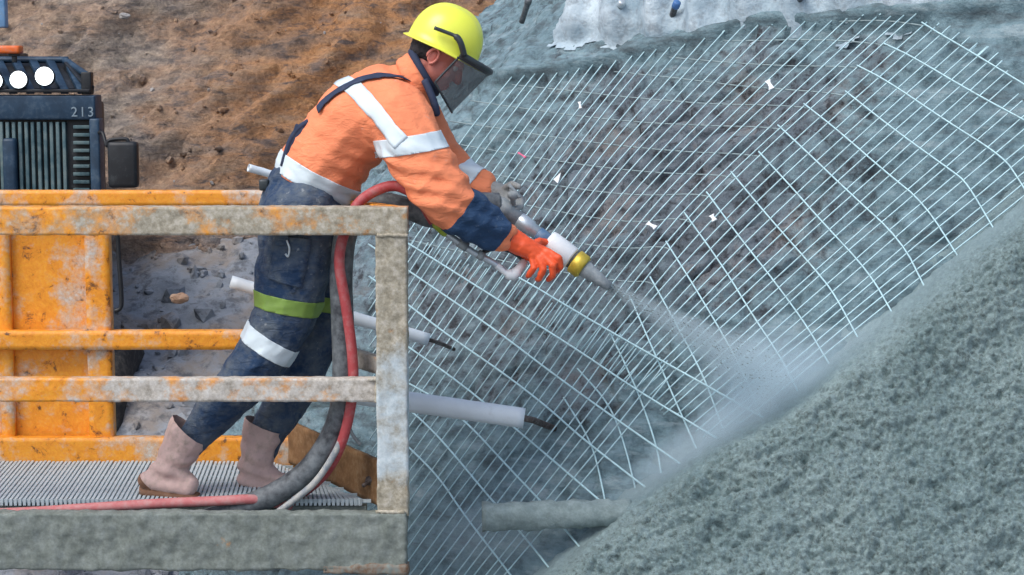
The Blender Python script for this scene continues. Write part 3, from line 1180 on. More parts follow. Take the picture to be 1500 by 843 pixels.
KEYS2 = [
    [(540, 420), (590, 340), (612, 300), (640, 262)],
    [(540, 560), (640, 410), (680, 350), (716, 300)],
    [(560, 680), (700, 480), (770, 380), (800, 338)],
    [(590, 790), (760, 560), (850, 430), (880, 390)],
    [(660, 850), (860, 585), (920, 500), (960, 450)],
    [(740, 860), (930, 640), (1010, 545), (1050, 500)],
]
SHEET2 = [(540, 318), (603, 345), (700, 385), (759, 400), (845, 452), (961, 518), (1120, 610), (1135, 632), (1075, 682), (1000, 730), (945, 765), (885, 815), (800, 930), (700, 1000), (540, 1000), (540, 600)]
a_lines(KEYS2, [8, 7, 7, 7, 6], SHEET2, lower, 0.030, MAT['wire_dusty'], 0.0033, 0.14)
CROSS2 = [
    [(690, 372), (759, 405), (845, 458), (961, 524), (1100, 602)],
    [(540, 322), (603, 360), (674, 404), (761, 459), (849, 515), (939, 576), (1046, 640)],
    [(540, 358), (603, 400), (650, 432), (731, 487), (806, 545), (896, 610), (1000, 682)],
    [(540, 405), (600, 448), (660, 494), (735, 545), (806, 600), (850, 640), (948, 716)],
    [(540, 466), (600, 510), (675, 562), (760, 632), (830, 692), (900, 752)],
    [(540, 530), (600, 562), (640, 585), (685, 620), (740, 680), (800, 742), (840, 790)],
    [(540, 560), (600, 600), (635, 632), (670, 672), (716, 728), (780, 800), (810, 840)],
    [(560, 622), (600, 656), (645, 702), (675, 748), (745, 838), (756, 855)],
]
for ln in CROSS2:
    wire(resample(chaikin(ln, 2, 100), 12), 0.0044, lower, MAT['wire'], 0.037, 'wire', 0.004)

# plastic scraps caught in the mesh
for (x, y, w, h_, ang, m, lab) in [
    (1128, 125, 0.026, 0.055, 35, 'white_plastic', 'white plastic clip on the mesh near its top right'),
    (850, 155, 0.016, 0.04, 25, 'white_plastic', 'small white plastic clip on the mesh right of the face visor'),
    (820, 262, 0.035, 0.045, -35, 'white_plastic', 'white triangular plastic scrap in the mesh above the nozzle'),
    (765, 228, 0.010, 0.055, 62, 'pink_plastic', 'pink plastic tie on the mesh beside the orange sleeve'),
    (955, 331, 0.022, 0.052, 65, 'white_plastic', 'white plastic clip on the mesh straight above the spray'),
    (1045, 320, 0.025, 0.035, 40, 'white_plastic', 'white plastic clip on the bulge right of the spray nozzle'),
    (657, 209, 0.014, 0.03, 50, 'white_plastic', 'tiny white clip on the mesh touching the sleeve tape'),
]:
    c = hit(x, y, 0.02)
    a = R(ang)
    t = (S * math.sin(a) - U * math.cos(a)).normalized()
    sdv = t.cross(N).normalized()
    if 'triangular' in lab:
        o2 = [(-0.5, 0.5), (0.5, 0.5), (0.5, -0.5)]
    else:
        o2 = [(-0.5, -0.45), (0.5, -0.5), (0.25, -0.15), (0.3, 0.2), (0.55, 0.45), (-0.45, 0.5), (-0.3, 0.1), (-0.25, -0.2)]
    n = len(o2)
    v = [c + sdv * (p[0] * w) + t * (p[1] * h_) + N * e for e in (0.0, 0.006) for p in o2]
    f = [tuple(range(n))[::-1], tuple(range(n, 2 * n))] + [(i, (i + 1) % n, n + (i + 1) % n, n + i) for i in range(n)]
    tag(mk('plastic_clip', v, f, MAT[m], None, False), lab, 'plastic clip', 'plastic scraps in the mesh')


# ------------------------------------------------------------------ drain pipes and dowels
def pipe(name, lab, left, right, r, tip, crust=False):
    t = thing(name, left.lerp(right, 0.5), lab, 'pipe', 'pipes sticking out of the slope')
    v, f = hollow(left, right, r, r * 0.16, 22, 26, 0.014 if crust else 0.0009, 4)
    mk('sleeve', v, f, MAT['pipe_cem' if crust else 'pvc'], t)
    d = (tip - right).normalized()
    path = [left.lerp(right, 0.72), right, right.lerp(tip, 0.5) + Vector((0, 0, 0.003)), tip]
    v, f = tube(catmull(path, 10), r * 0.33, 9)
    mk('dowel', v, f, MAT['bar'], t)
    return t


w1 = hit(665, 512, -0.03)
pipe('drain_pipe', 'long white plastic pipe passing behind the worker\'s legs', P(338, 413, 7.95), P(628, 498, 8.02), 0.0265, w1)
w2 = hit(812, 628, -0.04)
r2 = hit(768, 613, 0.24)
pipe('drain_pipe', 'thick white plastic pipe right of the basket post', r2 + Vector((-0.80, 0.03, 0.11)), r2, 0.041, w2)
r3 = hit(925, 752, 0.02)
pipe('drain_pipe', 'stubby pipe caked in grey concrete at the edge of the fresh layer', P(706, 757, r3.y - 0.02), r3, 0.054, hit(960, 756, -0.1), True)
pipe('drain_pipe', 'white plastic pipe end behind the worker\'s lower back', P(364, 246, 8.7), P(440, 268, 8.8), 0.018, P(520, 290, 8.9))

# capped stubs in the bank
for (x, y, ln, m, lab) in [(772, 8, 0.10, 'black_rubber', 'dark pipe stub at the left end of the concrete bank'),
                           (835, 5, 0.12, 'black_rubber', 'dark pipe stub standing in a groove of the concrete bank'),
                           (908, 12, 0.10, 'silver', 'dark and white pipe stub in the middle of the concrete bank'),
                           (988, 14, 0.11, 'blue_cap', 'bright blue capped pipe stub in the concrete bank'),
                           (1168, 4, 0.14, 'black_rubber', 'dark stub standing in for the shadow strip right of the blue cap')]:  # last stub is added as a dark shadow strip, no pipe there
    c = hit(x, y, 0.055)
    dv = (N * 0.75 + U * 0.30 + S * 0.50).normalized()
    t = thing('pipe_stub', c, lab, 'pipe', 'pipe stubs in the concrete bank')
    v, f = hollow(c - dv * 0.12, c + dv * ln * 0.25, 0.015, 0.003, 16, 5)
    mk('sleeve', v, f, MAT['black_rubber'], t)
    v, f = tube([c + dv * ln * 0.12, c + dv * ln * 0.22, c + dv * ln * 0.40, c + dv * ln * 0.44], [0.018, 0.019, 0.018, 0.012], 16)
    mk('cap', v, f, MAT[m], t)

# ------------------------------------------------------------------ work basket
YF, YB = 6.98, 7.82


def px_x(px, y, py=500):
    return P(px, py, y).x


def px_z(py, y):
    return P(750, py, y).z


xl = -2.75
xr = px_x(598, YF - 0.05)
bas = thing('work_basket', (-1.6, 7.4, px_z(835, YF)), 'orange steel work basket crusted with grey cement that the worker stands in', 'work platform')
yf0 = YF - 0.05
zt0, zt1 = px_z(304, yf0), px_z(345, yf0)
zm0, zm1 = px_z(556, yf0), px_z(590, yf0)
zo0, zo1 = px_z(752, yf0), px_z(834, yf0)
xp = px_x(551, yf0)
DF = 0.085
v, f = rough_box((xl, yf0, zt1), (xr, yf0 + DF, zt0), 0.011, 0.0028, 26, 1)
mk('top_rail', v, f, MAT['front'], bas)
v, f = rough_box((xp, yf0 + 0.002, zo0 - 0.01), (xr - 0.004, yf0 + DF - 0.002, zt1 + 0.004), 0.010, 0.0035, 24, 2, None, 0.6)
mk('corner_post', v, f, MAT['post'], bas)
v, f = rough_box((xl, yf0 + 0.014, zm1), (xp + 0.01, yf0 + 0.068, zm0), 0.010, 0.0028, 28, 3)
mk('mid_rail', v, f, MAT['midrail'], bas)
v, f = rough_box((xl, yf0 - 0.012, zo1), (xr - 0.012, yf0 + 0.05, zo0), 0.009, 0.007, 17, 4, None, 0.7)
mk('toe_board', v, f, MAT['toe'], bas)
v, f = rough_box((px_x(470, yf0), yf0 - 0.019, zo1 - 0.012), (xr - 0.010, yf0 + 0.03, zo1 + 0.016), 0.008, 0.010, 20, 44, None, 0.6)
mk('rusty_edge', v, f, m_plain('rusted_edge', (0.20, 0.115, 0.065), 0.9, 0, 0.5, (0.2, 0.23, 0.21), 0.75, 14, 0.5), bas)
# left end
for z0, z1 in ((zt1, zt0), (zm1, zm0), (zo1 + 0.06, zo0)):
    v, f = beam((xl + 0.03, yf0 + DF, (z0 + z1) / 2), (xl + 0.03, YB - 0.02, (z0 + z1) / 2), 0.05, abs(z1 - z0))
    mk('end_rail', v, f, MAT['orange'], bas)
# back frame
xbr = px_x(432, YB)
zb = [(px_z(279, YB), px_z(301, YB)), (px_z(484, YB), px_z(511, YB)), (px_z(640, YB), px_z(684, YB))]
for k, (za, zc) in enumerate(zb):
    v, f = rough_box((xl, YB - 0.03, zc), (xbr, YB + 0.03, za), 0.02, 0.0012, 20, 11 + k)
    mk(('back_top_rail', 'back_mid_rail', 'back_toe_board')[k], v, f, MAT['orange'], bas)
v, f = rough_box((xbr - 0.06, YB - 0.028, px_z(700, YB)), (xbr - 0.001, YB + 0.028, zb[0][1] - 0.001), 0.02, 0.0012, 20, 15)
mk('corner_post', v, f, MAT['orange'], bas)
# slanting right end
pf, pb = Vector((xr - 0.06, yf0 + DF - 0.01, 0)), Vector((xbr - 0.02, YB - 0.03, 0))
for k, (za, zc, m, wd) in enumerate([(zt0, zt1, 'rusty', 0.05), (px_z(523, 7.1), px_z(547, 7.1), 'midrail', 0.04), (px_z(676, 7.1), px_z(742, 7.1), 'brown', 0.02)]):
    q0, q1 = pf.copy(), pb.copy()
    q0.z = (za + zc) / 2
    q1.z = (za + zc) / 2 if k != 2 else (za + zc) / 2 + 0.02
    v, f = rough_beam(q0, q1, wd, abs(za - zc), 0.02, 0.0015, 22, 21 + k)
    mk(('end_top_rail', 'end_mid_rail', 'end_toe_board')[k], v, f, MAT[m], bas)
bolt_c = pf.lerp(pb, 0.20)
bolt_c.z = px_z(708, 7.1)
dv = Vector((-0.5, -0.8, -0.25)).normalized()
v, f = merge(tube([bolt_c - dv * 0.02, bolt_c + dv * 0.055], 0.008, 8), tube([bolt_c + dv * 0.0, bolt_c + dv * 0.018], 0.019, 6))
mk('bolt', v, f, MAT['bar'], bas)
for (p, q_) in [((552, 345, yf0), (597, 345, yf0)), ((552, 556, yf0 + 0.012), (552, 590, yf0 + 0.012)), ((551, 556, yf0 + 0.01), (540, 556, yf0 + 0.012)), ((551, 750, yf0 - 0.004), (592, 751, yf0 - 0.006))]:
    a_, b_ = P(*p), P(*q_)
    pts = [a_.lerp(b_, i / 14) + Vector((random.uniform(-1, 1), random.uniform(-1, 1), random.uniform(-1, 1))) * 0.0015 for i in range(15)]
    mk('weld_bead', *tube(pts, [0.006 + 0.002 * random.random() for _ in pts], 8), MAT['front'], bas)
# floor grating
zfl = 0.0


def x_end(y):
    return pf.x + (pb.x - pf.x) * (y - pf.y) / (pb.y - pf.y) - 0.03


x = xl + 0.06
gm = None
gi = 0
while x < pf.x - 0.05:
    y0, y1 = yf0 + 0.17, YB - 0.035
    if x > x_end(y1):
        y1 = min(y1, pf.y + (x - pf.x + 0.03) / (pb.x - pf.x) * (pb.y - pf.y))
    if y1 - y0 > 0.05:
        sh = 0.05
        v, f = beam((x, y0, zfl - 0.0125), (x - sh, y1, zfl - 0.0125 + random.uniform(-.002, .002)), 0.0105, 0.025, bev=0)
        mk('grating_bar', v, f, MAT['floor'], bas, False)
    x += 0.017
for k in range(7):
    y = yf0 + 0.18 + k * 0.10
    v, f = beam((xl + 0.05, y, zfl - 0.009), (min(x_end(y), pf.x - 0.02), y, zfl - 0.009), 0.006, 0.012, bev=0)
    mk('grating_rod', v, f, MAT['floor'], bas, False)
for k in range(3):
    y = yf0 + 0.21 + k * 0.27
    v, f = beam((xl + 0.05, y, zfl - 0.055), (x_end(y), y, zfl - 0.055), 0.05, 0.05)
    mk('floor_beam', v, f, MAT['toe'], bas)
# mounting plate with ribs, and the boom stub behind it
yp = YB + 0.045
mpl = mk('mounting_plate', *rough_box((px_x(-260, yp), yp, px_z(690, yp)), (px_x(165, yp), yp + 0.03, px_z(292, yp)), 0.03, 0.0014, 12, 31), MAT['orange'], bas)
for (x0, x1, dd) in ((2, 21, 0.035), (131, 166, 0.045)):
    v, f = rough_box((px_x(x0, yp), yp - dd, px_z(688, yp)), (px_x(x1, yp), yp + 0.001, px_z(303, yp)), 0.03, 0.0010, 14, 35 + x0)
    mk('rib', v, f, MAT['orange'], mpl)
mk('boom', *beam((-2.35, yp + 0.03, -0.25), (-2.9, 10.9, -0.55), 0.26, 0.30), MAT['orange'], bas)

# ------------------------------------------------------------------ loader behind the basket
YL = 12.0
lo = thing('loader', (P(-60, 600, YL).x, YL + 0.8, -1.3), 'dark navy loader with lit roof lamps and a finned grille behind the basket', 'loader')


def lbox(x0, y0, x1, y1, d0=0.0, d1=0.3, bev=0.01):
    y = YL + d0
    return box((P(x0, y0, y).x, y, P(x0, y1, y).z), (P(x1, y0, y).x, YL + d1, P(x1, y0, y).z), bev)


body = mk('body', *merge(lbox(-330, 150, 139, 560, 0.06, 0.34, 0.02), lbox(-330, 170, 70, 640, 0.3, 1.9, 0.03)), MAT['black_metal'], lo)
mk('header_panel', *lbox(-330, 140, 139, 176, 0.0, 0.2, 0.012), MAT['navy_metal'], body)
for k, ch in enumerate('213'):
    cu = bpy.data.curves.new('t', 'FONT')
    cu.body = ch
    cu.size = 0.085
    cu.extrude = 0.002
    to = bpy.data.objects.new('t', cu)
    COL.objects.link(to)
    me = bpy.data.meshes.new_from_object(to.evaluated_get(bpy.context.evaluated_depsgraph_get()))
    bpy.data.objects.remove(to)
    c = P(104 + k * 12, 171, YL - 0.004)
    me.transform(Matrix.Translation(c) @ Matrix.Rotation(math.pi / 2, 4, 'X'))
    from_mesh('number', me, MAT['letter'], body).data.materials[0] = MAT['letter']
for k in range(38):
    x = -250 + k * 9.2
    v, f = lbox(x, 179, x + 5.2, 470, 0.01 + 0.006 * (k % 3), 0.07, 0.004)
    mk('grille_fin', v, f, MAT['grille'], body)
for k in range(12):
    y = 184 + k * 11.5
    v, f = lbox(107, y, 131, y + 5, 0.0, 0.07, 0.003)
    mk('louvre', v, f, MAT['grille'], body)
mk('side_pillar', *lbox(130, 174, 145, 480, -0.02, 0.12, 0.012), MAT['navy_metal'], body)
mk('grille_badge', *lbox(2, 203, 22, 290, -0.03, 0.05, 0.02), MAT['navy_metal'], body)
# sloping roof guard of bars with lamps in it
g0z, g1z = 132, 90
for k in range(15):
    x = -240 + k * 25
    v, f = beam(P(x + 10, g0z + 3, YL + 0.02), P(x - 12, g1z, YL + 0.45), 0.05, 0.03)
    mk('guard_bar', v, f, MAT['navy_metal'], lo)
mk('guard_top_rail', *tube(catmull([P(-320, 88, YL + 0.45), P(60, 88, YL + 0.45), P(95, 90, YL + 0.43), P(112, 100, YL + 0.3), P(130, 112, YL + 0.1)], 5), 0.022, 8), MAT['navy_metal'], lo)
mk('guard_side', *merge(beam(P(100, 96, YL + 0.4), P(131, 132, YL + 0.05), 0.06, 0.05), lbox(118, 106, 133, 139, 0.02, 0.1, 0.008)), MAT['black_metal'], lo)
gs = [P(-330, 130, YL + 0.10), P(122, 130, YL + 0.10), P(98, 92, YL + 0.50), P(-330, 92, YL + 0.50)]
mk('guard_sheet', gs + [q + Vector((0, 0.03, -0.02)) for q in gs], [(0, 1, 2, 3), (7, 6, 5, 4), (0, 4, 5, 1), (1, 5, 6, 2), (2, 6, 7, 3), (3, 7, 4, 0)], MAT['black_metal'], lo, False)
mk('guard_front_rail', *lbox(-330, 131, 131, 136, -0.01, 0.06, 0.006), MAT['black_metal'], lo)
for k, (x, y, rr) in enumerate([(65, 112, 13.5), (27, 117, 12.5), (-9, 119, 12.5), (-60, 119, 12.5)]):
    c = P(x, y, YL - 0.02)
    r_ = rr / F * YL
    ax = Vector((0, -1, 0.1)).normalized()
    hs = mk('lamp_housing', *tube([c - ax * 0.09, c - ax * 0.05, c - ax * 0.004, c], [r_ * 0.5, r_ * 1.0, r_ * 1.12, r_ * 1.08], 20), MAT['black_metal'], lo)
    mk('lamp_lens', *tube([c - ax * 0.002, c + ax * 0.006, c + ax * 0.012], [r_ * 1.0, r_ * 0.98, r_ * 0.5], 24), MAT['lamp'], hs)
bc = mk('beacon', *lbox(-70, 67, 28, 79, 0.1, 0.22, 0.015), MAT['beacon'], lo)
mk('beacon_bracket', *merge(lbox(12, 79, 26, 83, 0.13, 0.2, 0.003), lbox(17, 82, 23, 92, 0.14, 0.18, 0.003)), MAT['black_metal'], lo)
mk('upright_post', *lbox(-16, -60, 5, 41, 0.3, 0.38, 0.01), MAT['blue'], lo)
mk('roof', *lbox(-330, 78, -20, 92, 0.5, 1.6, 0.02), MAT['black_metal'], lo)
# mirror
mr = mk('mirror', *lbox(156, 208, 200, 276, -0.12, -0.03, 0.025), MAT['black_metal'], lo)
mk('mirror_arm', *tube(catmull([P(143, 195, YL), P(150, 195, YL - 0.04), P(154, 207, YL - 0.07), P(157, 214, YL - 0.08), P(160, 206, YL - 0.08), P(184, 204, YL - 0.08), P(188, 210, YL - 0.08)], 6), 0.012, 8), MAT['black_metal'], mr)
mk('hanging_hose', *tube(catmull([P(167, 330, YL - 0.3), P(172, 345, YL - 0.3), P(175, 390, YL - 0.3), P(178, 438, YL - 0.3), P(176, 452, YL - 0.3), P(168, 456, YL - 0.3)], 6), 0.014, 8), MAT['black_metal'], lo)
# wheels
for sx, yy in ((165, 0.4), (165, 1.9), (-300, 0.4), (-300, 1.9)):
    c = P(sx, 585, YL + yy)
    c.z = -0.72
    prof = [(-0.16, 0.30), (-0.16, 0.50), (-0.12, 0.57), (0, 0.585), (0.12, 0.57), (0.16, 0.50), (0.16, 0.30)]
    V, Fc = [], []
    ns = 36
    for i in range(ns):
        a = 2 * math.pi * i / ns
        lug = 0.018 if i % 2 else 0
        for (w, r_) in prof:
            rr = r_ + (lug if r_ > 0.55 else 0)
            V.append(c + Vector((w, rr * math.cos(a), rr * math.sin(a))))
    m = len(prof)
    for i in range(ns):
        for j in range(m - 1):
            Fc.append((i * m + j, i * m + j + 1, ((i + 1) % ns) * m + j + 1, ((i + 1) % ns) * m + j))
    wh = mk('wheel', V, Fc, MAT['tyre'], lo)
    mk('rim', *tube([c + Vector((-0.13, 0, 0)), c + Vector((-0.10, 0, 0)), c + Vector((0.10, 0, 0)), c + Vector((0.13, 0, 0))], [0.2, 0.32, 0.32, 0.2], 24), MAT['orange'], wh)

# ------------------------------------------------------------------ worker
DW = 7.30
K = DW / F


def B_(x, y, d=DW):
    return P(x, y, d)


def pdir(dx, dy):
    return Vector((dx, 0, -dy)).normalized()


man = thing('person', P(330, 722, 7.25), 'worker in orange jacket, navy trousers and yellow helmet leaning out to aim the nozzle', 'person')

hipN, hipF = B_(440, 318, 7.19), B_(462, 318, 7.41)
near_leg = [(hipN, .150), (B_(431, 400, 7.18), .143), (B_(415, 470, 7.17), .120), (B_(372, 540, 7.17), .104), (B_(312, 610, 7.19), .078), (B_(276, 652, 7.2), .056)]
far_leg = [(hipF, .140), (B_(468, 400, 7.42), .125), (B_(468, 465, 7.42), .112), (B_(440, 550, 7.40), .098), (B_(398, 622, 7.38), .074), (B_(384, 662, 7.37), .056)]
spine = [(B_(447, 295), .165), (B_(462, 262), .155)]
tors = [(B_(462, 258), .148), (B_(492, 218), .158), (B_(528, 178), .162), (B_(556, 152), .140)]
near_arm = [(B_(583, 170, 7.13), .112), (B_(606, 216, 7.06), .113), (B_(652, 288, 7.01), .098), (B_(682, 316, 7.03), .083), (B_(729, 343, 7.08), .060)]
far_arm = [(B_(592, 150, 7.46), .105), (B_(622, 205, 7.50), .10), (B_(652, 246, 7.47), .085), (B_(700, 276, 7.42), .062)]

# body underneath, one skin: head, neck, trunk, limbs
hd = B_(640, 84)
fw = pdir(0.80, 0.60)           # where the face points
hu = pdir(0.60, -0.80)
lt = Vector((0, -1, 0))
ax3 = (fw, lt, hu)


def hp(f, l, u):
    return hd + fw * f + lt * l + hu * u


head = [ico(hp(-0.012, 0, 0.035), (0.098, 0.076, 0.088), 3, ax3), ico(hp(0.028, 0, -0.03), (0.070, 0.066, 0.082), 3, ax3),
        ico(hp(0.058, 0, -0.088), (0.034, 0.036, 0.026), 2, ax3), ico(hp(0.085, 0, 0.028), (0.02, 0.055, 0.016), 2, ax3),
        capsule(hp(0.098, 0, 0.015), 0.010, hp(0.116, 0, -0.025), 0.016), ico(hp(0.094, 0, -0.060), (0.010, 0.026, 0.007), 2, ax3),
        ico(hp(0.091, 0, -0.075), (0.011, 0.022, 0.008), 2, ax3)]
for s in (-1, 1):
    head.append(ico(hp(-0.012, s * 0.080, -0.006), (0.019, 0.009, 0.030), 2, ax3))
    head.append(ico(hp(0.002, s * 0.080, -0.030), (0.010, 0.008, 0.010), 2, ax3))
    head.append(ico(hp(0.062, s * 0.042, -0.03), (0.025, 0.022, 0.022), 2, ax3))
neck = [capsule(B_(592, 128), .068, hp(-0.02, 0, -0.05), .060)]
slim = lambda ch, k: [(p, r * k) for p, r in ch]
bodyp = head + neck + chain(slim(spine, .8), 1.15) + chain(slim(tors, .8), 1.2) + [capsule(tors[-1][0], .10, B_(592, 128), .068)]
for a in (near_arm, far_arm):
    bodyp += chain(slim(a, .72)) + [capsule(tors[2][0], .1, a[0][0], a[0][1] * .72)]
for l in (near_leg, far_leg):
    bodyp += chain(slim(l, .75)) + [capsule(spine[0][0], .12, l[0][0], l[0][1] * .8)]
# bare wrists and hands inside the gloves
wristN, handN = B_(729, 343, 7.08), B_(775, 368, 7.10)
wristF, handF = B_(715, 278, 7.42), B_(742, 287, 7.38)
bodyp += [capsule(near_arm[-1][0], .036, handN, .028), capsule(far_arm[-1][0], .036, handF, .026)]
footN, footF = B_(262, 700, 7.2), B_(378, 700, 7.37)
bodyp += [capsule(near_leg[-1][0], .045, B_(255, 695, 7.2), .04), capsule(B_(255, 700, 7.2), .035, B_(272, 714, 7.18), .03)]
bodyp += [capsule(far_leg[-1][0], .045, B_(372, 700, 7.36), .04), capsule(B_(372, 700, 7.36), .035, B_(400, 712, 7.35), .03)]
bme = fuse(bodyp, 0.0055, 3)
from_mesh('body', bme, MAT['skin'], man)
for s in (-1, 1):
    mk('eye', *ico(hp(0.080, s * 0.031, 0.008), 0.012, 2), MAT['eye'], man)
hair = fuse([ico(hp(-0.032, 0, 0.035), (0.089, 0.083, 0.092), 3, ax3), ico(hp(-0.062, 0, -0.010), (0.045, 0.070, 0.055), 3, ax3)], 0.006, 2)
displace(hair, lambda v: fbm(v * 60, 3, 2) * 0.004)
from_mesh('hair', hair, MAT['hair'], man)
for s in (-1, 1):
    lobe = [hp(-0.012 + 0.019 * math.cos(a), s * (0.090 + 0.006 * math.sin(a * 0.5)), -0.004 + 0.030 * math.sin(a)) for a in [R(-80 + 18 * k) for k in range(17)]]
    mk('ear_rim', *tube(lobe, [0.0055] * 16 + [0.003], 7), MAT['skin'], man)

# trousers
tro = fuse(chain(spine, 1.12) + chain(near_leg) + chain(far_leg) + [capsule(spine[0][0], .155, hipN, .148), capsule(spine[0][0], .155, hipF, .14),
           capsule(B_(425, 300), .12, B_(432, 345, 7.22), .125)], 0.009, 5)


def folds(v, amp, sc, seed, ang):
    c, s = math.cos(ang), math.sin(ang)
    q = np.column_stack([(v[:, 0] * c + v[:, 2] * s) * 0.5, v[:, 1] * 0.8, (-v[:, 0] * s + v[:, 2] * c) * 1.7])
    return amp * (ridged(q * sc, 3, seed) * 0.6 + fbm(q * sc * 0.6, 3, seed + 4))


displace(tro, lambda v: folds(v, 0.008, 8, 3, R(15)) - 0.003)
trousers = from_mesh('trousers', tro.copy(), MAT['navy'], man)
near = lambda v: v.y < 7.295


from_mesh('knee_tape', band(tro, B_(420, 442, 7.2), pdir(-0.2, 0.98), 0.058, lambda v: True), MAT['green'], trousers)
from_mesh('shin_tape', band(tro, B_(398, 506, 7.17), pdir(-0.54, 0.84), 0.068, lambda v: near(v) and proj(v)[0] < 446), MAT['tape'], trousers)

# jacket
jp = chain(tors, 1.22) + chain(near_arm) + chain(far_arm) + [capsule(tors[3][0], .135, near_arm[0][0], .112), capsule(tors[2][0], .14, near_arm[0][0], .105),
      capsule(tors[3][0], .135, far_arm[0][0], .105), capsule(tors[2][0], .14, far_arm[0][0], .10), capsule(tors[3][0], .125, B_(592, 132), .085),
      capsule(B_(478, 262), .135, B_(462, 256), .150)]
jme = fuse(jp, 0.0085, 5)


def jfold(v):
    a = folds(v, 0.012, 5.5, 5, R(-35))
    # creases that pull across the belly towards the raised arm and rings on the sleeve
    t = (v[:, 0] - B_(490, 270).x) * 0.35 + (v[:, 2] - B_(490, 270).z)
    front = np.clip((v[:, 0] - B_(470, 0).x) / 0.2, 0, 1) * np.clip((B_(0, 190).z - v[:, 2]) / 0.1, 0, 1)
    a = a + 0.006 * front * np.sin(t * 95 + 4 * pnoise(v * 5, 2))
    arm = np.clip((v[:, 0] - B_(600, 0).x) / 0.1, 0, 1) * np.clip((B_(0, 215).z - v[:, 2]) / 0.1, 0, 1)
    u = v[:, 0] * 0.72 - v[:, 2] * 0.69
    return a + arm * 0.008 * (1 - 2.2 * np.abs(pnoise(np.column_stack([u * 14, (v[:, 0] * 0.69 + v[:, 2] * 0.72) * 3.5, v[:, 1] * 3]), 7)))


displace(jme, jfold)
# hem cut square below the waist tape
bm = bmesh.new()
bm.from_mesh(jme)
hem_c, hem_n = B_(458, 277), pdir(-0.47, 0.88)
bmesh.ops.bisect_plane(bm, geom=bm.verts[:] + bm.edges[:] + bm.faces[:], plane_co=hem_c, plane_no=hem_n, clear_outer=False)
bad = [f for f in bm.faces if (f.calc_center_median() - hem_c).dot(hem_n) > 0 and proj(f.calc_center_median())[0] < 555 and (f.calc_center_median() - B_(455, 290)).length < 0.36]
bmesh.ops.delete(bm, geom=bad, context='FACES')
bm.to_mesh(jme)
bm.free()
jacket = from_mesh('jacket', jme.copy(), MAT['jacket'], man)
jb = bmesh.new()
jb.from_mesh(jme)
JB = BVHTree.FromBMesh(jb)
jb.free()
from_mesh('waist_tape', band(jme, B_(466, 263), pdir(-0.47, 0.88), 0.072, lambda v: proj(v)[0] < 540), MAT['tape'], jacket)
ua = pdir(0.16, 0.98)
from_mesh('sleeve_tape', band(jme, B_(604, 211, 7.05), ua, 0.064, lambda v: v.y < 7.20 and 548 < proj(v)[0]), MAT['tape'], jacket)
fa = (near_arm[4][0] - near_arm[2][0]).normalized()
from_mesh('cuff', band(jme, B_(700, 327, 7.05), fa, 0.195, lambda v: v.y < 7.24 and proj(v)[0] > 600, 0.003), MAT['cuff'], jacket)
ffa = (far_arm[3][0] - far_arm[2][0]).normalized()
from_mesh('sleeve_tape', band(jme, B_(686, 266, 7.44), ffa, 0.075, lambda v: v.y > 7.30 and proj(v)[0] > 600), MAT['tape'], jacket)


def ribbon(name, pxpath, width, mat, parent, off=0.006, JB=JB):
    pts = []
    for x, y in smooth_px(pxpath, 8):
        d = ray(x, y).normalized()
        l, n, i, dist = JB.ray_cast(CAM, d)
        if l is not None:
            pts.append((l, n))
    V, Fc = [], []
    m = 7
    for i, (p, n) in enumerate(pts):
        t = (pts[min(i + 1, len(pts) - 1)][0] - pts[max(i - 1, 0)][0]).normalized()
        s = t.cross(n).normalized()
        for k in range(m):
            q = p + s * (k / (m - 1) - 0.5) * width
            l, nn, _, dist = JB.find_nearest(q)
            V.append(l + nn * off)
    for i in range(len(pts) - 1):
        for k in range(m - 1):
            Fc.append((i * m + k, i * m + k + 1, (i + 1) * m + k + 1, (i + 1) * m + k))
    o = mk(name, V, Fc, mat, parent)
    so = o.modifiers.new('thickness', 'SOLIDIFY')
    so.thickness = 0.003
    so.offset = 0
    return o


ribbon('shoulder_tape', [(500, 118), (520, 131), (545, 158), (568, 187), (588, 210)], 0.064, MAT['tape'], jacket, 0.005)
ribbon('harness_strap', [(606, 124), (585, 116), (560, 114), (530, 119), (500, 134), (478, 150), (468, 162)], 0.034, MAT['strap'], jacket, 0.010)
tb = bmesh.new()
tb.from_mesh(tro)
TB = BVHTree.FromBMesh(tb)
tb.free()
ribbon('cargo_pocket', [(428, 352), (426, 375), (422, 400), (418, 416)], 0.135, MAT['navy'], trousers, 0.009, TB)
ribbon('pocket_flap', [(429, 347), (428, 356), (427, 366)], 0.145, MAT['navy'], trousers, 0.015, TB)
ribbon('side_seam', [(452, 305), (447, 350), (440, 400), (428, 430)], 0.010, MAT['navy'], trousers, 0.005, TB)
# collar: dark neck edge and orange stand
colc = [B_(606, 92), B_(614, 104), B_(624, 122), B_(634, 148), B_(637, 168)]
for nm, r_, dx, m in (('collar', 0.034, -14, 'jacket'),):
    parts = []
    ring = []
    for k in range(25):
        a = 2 * math.pi * k / 24
        c = B_(606, 122) + pdir(0.50, 0.87) * (0.085 * math.cos(a)) + lt * (0.095 * math.sin(a))
        ring.append(c)
    v, f = tube(ring, 0.024, 10)
    parts.append((v, f))
    ring2 = [c + pdir(0.7, -0.7) * 0.030 for c in ring]
    parts.append(tube(ring2, 0.018, 10))
    cme = fuse(parts, 0.006, 3)
    from_mesh('collar', cme, MAT['jacket'], jacket)
    ring3 = [B_(612, 115) + pdir(0.50, 0.87) * (0.088 * math.cos(2 * math.pi * k / 24)) + lt * (0.090 * math.sin(2 * math.pi * k / 24)) + pdir(0.7, -0.7) * 0.032 for k in range(25)]
    mk('neck_scarf', *tube(ring3, 0.015, 10), MAT['strap'], man)
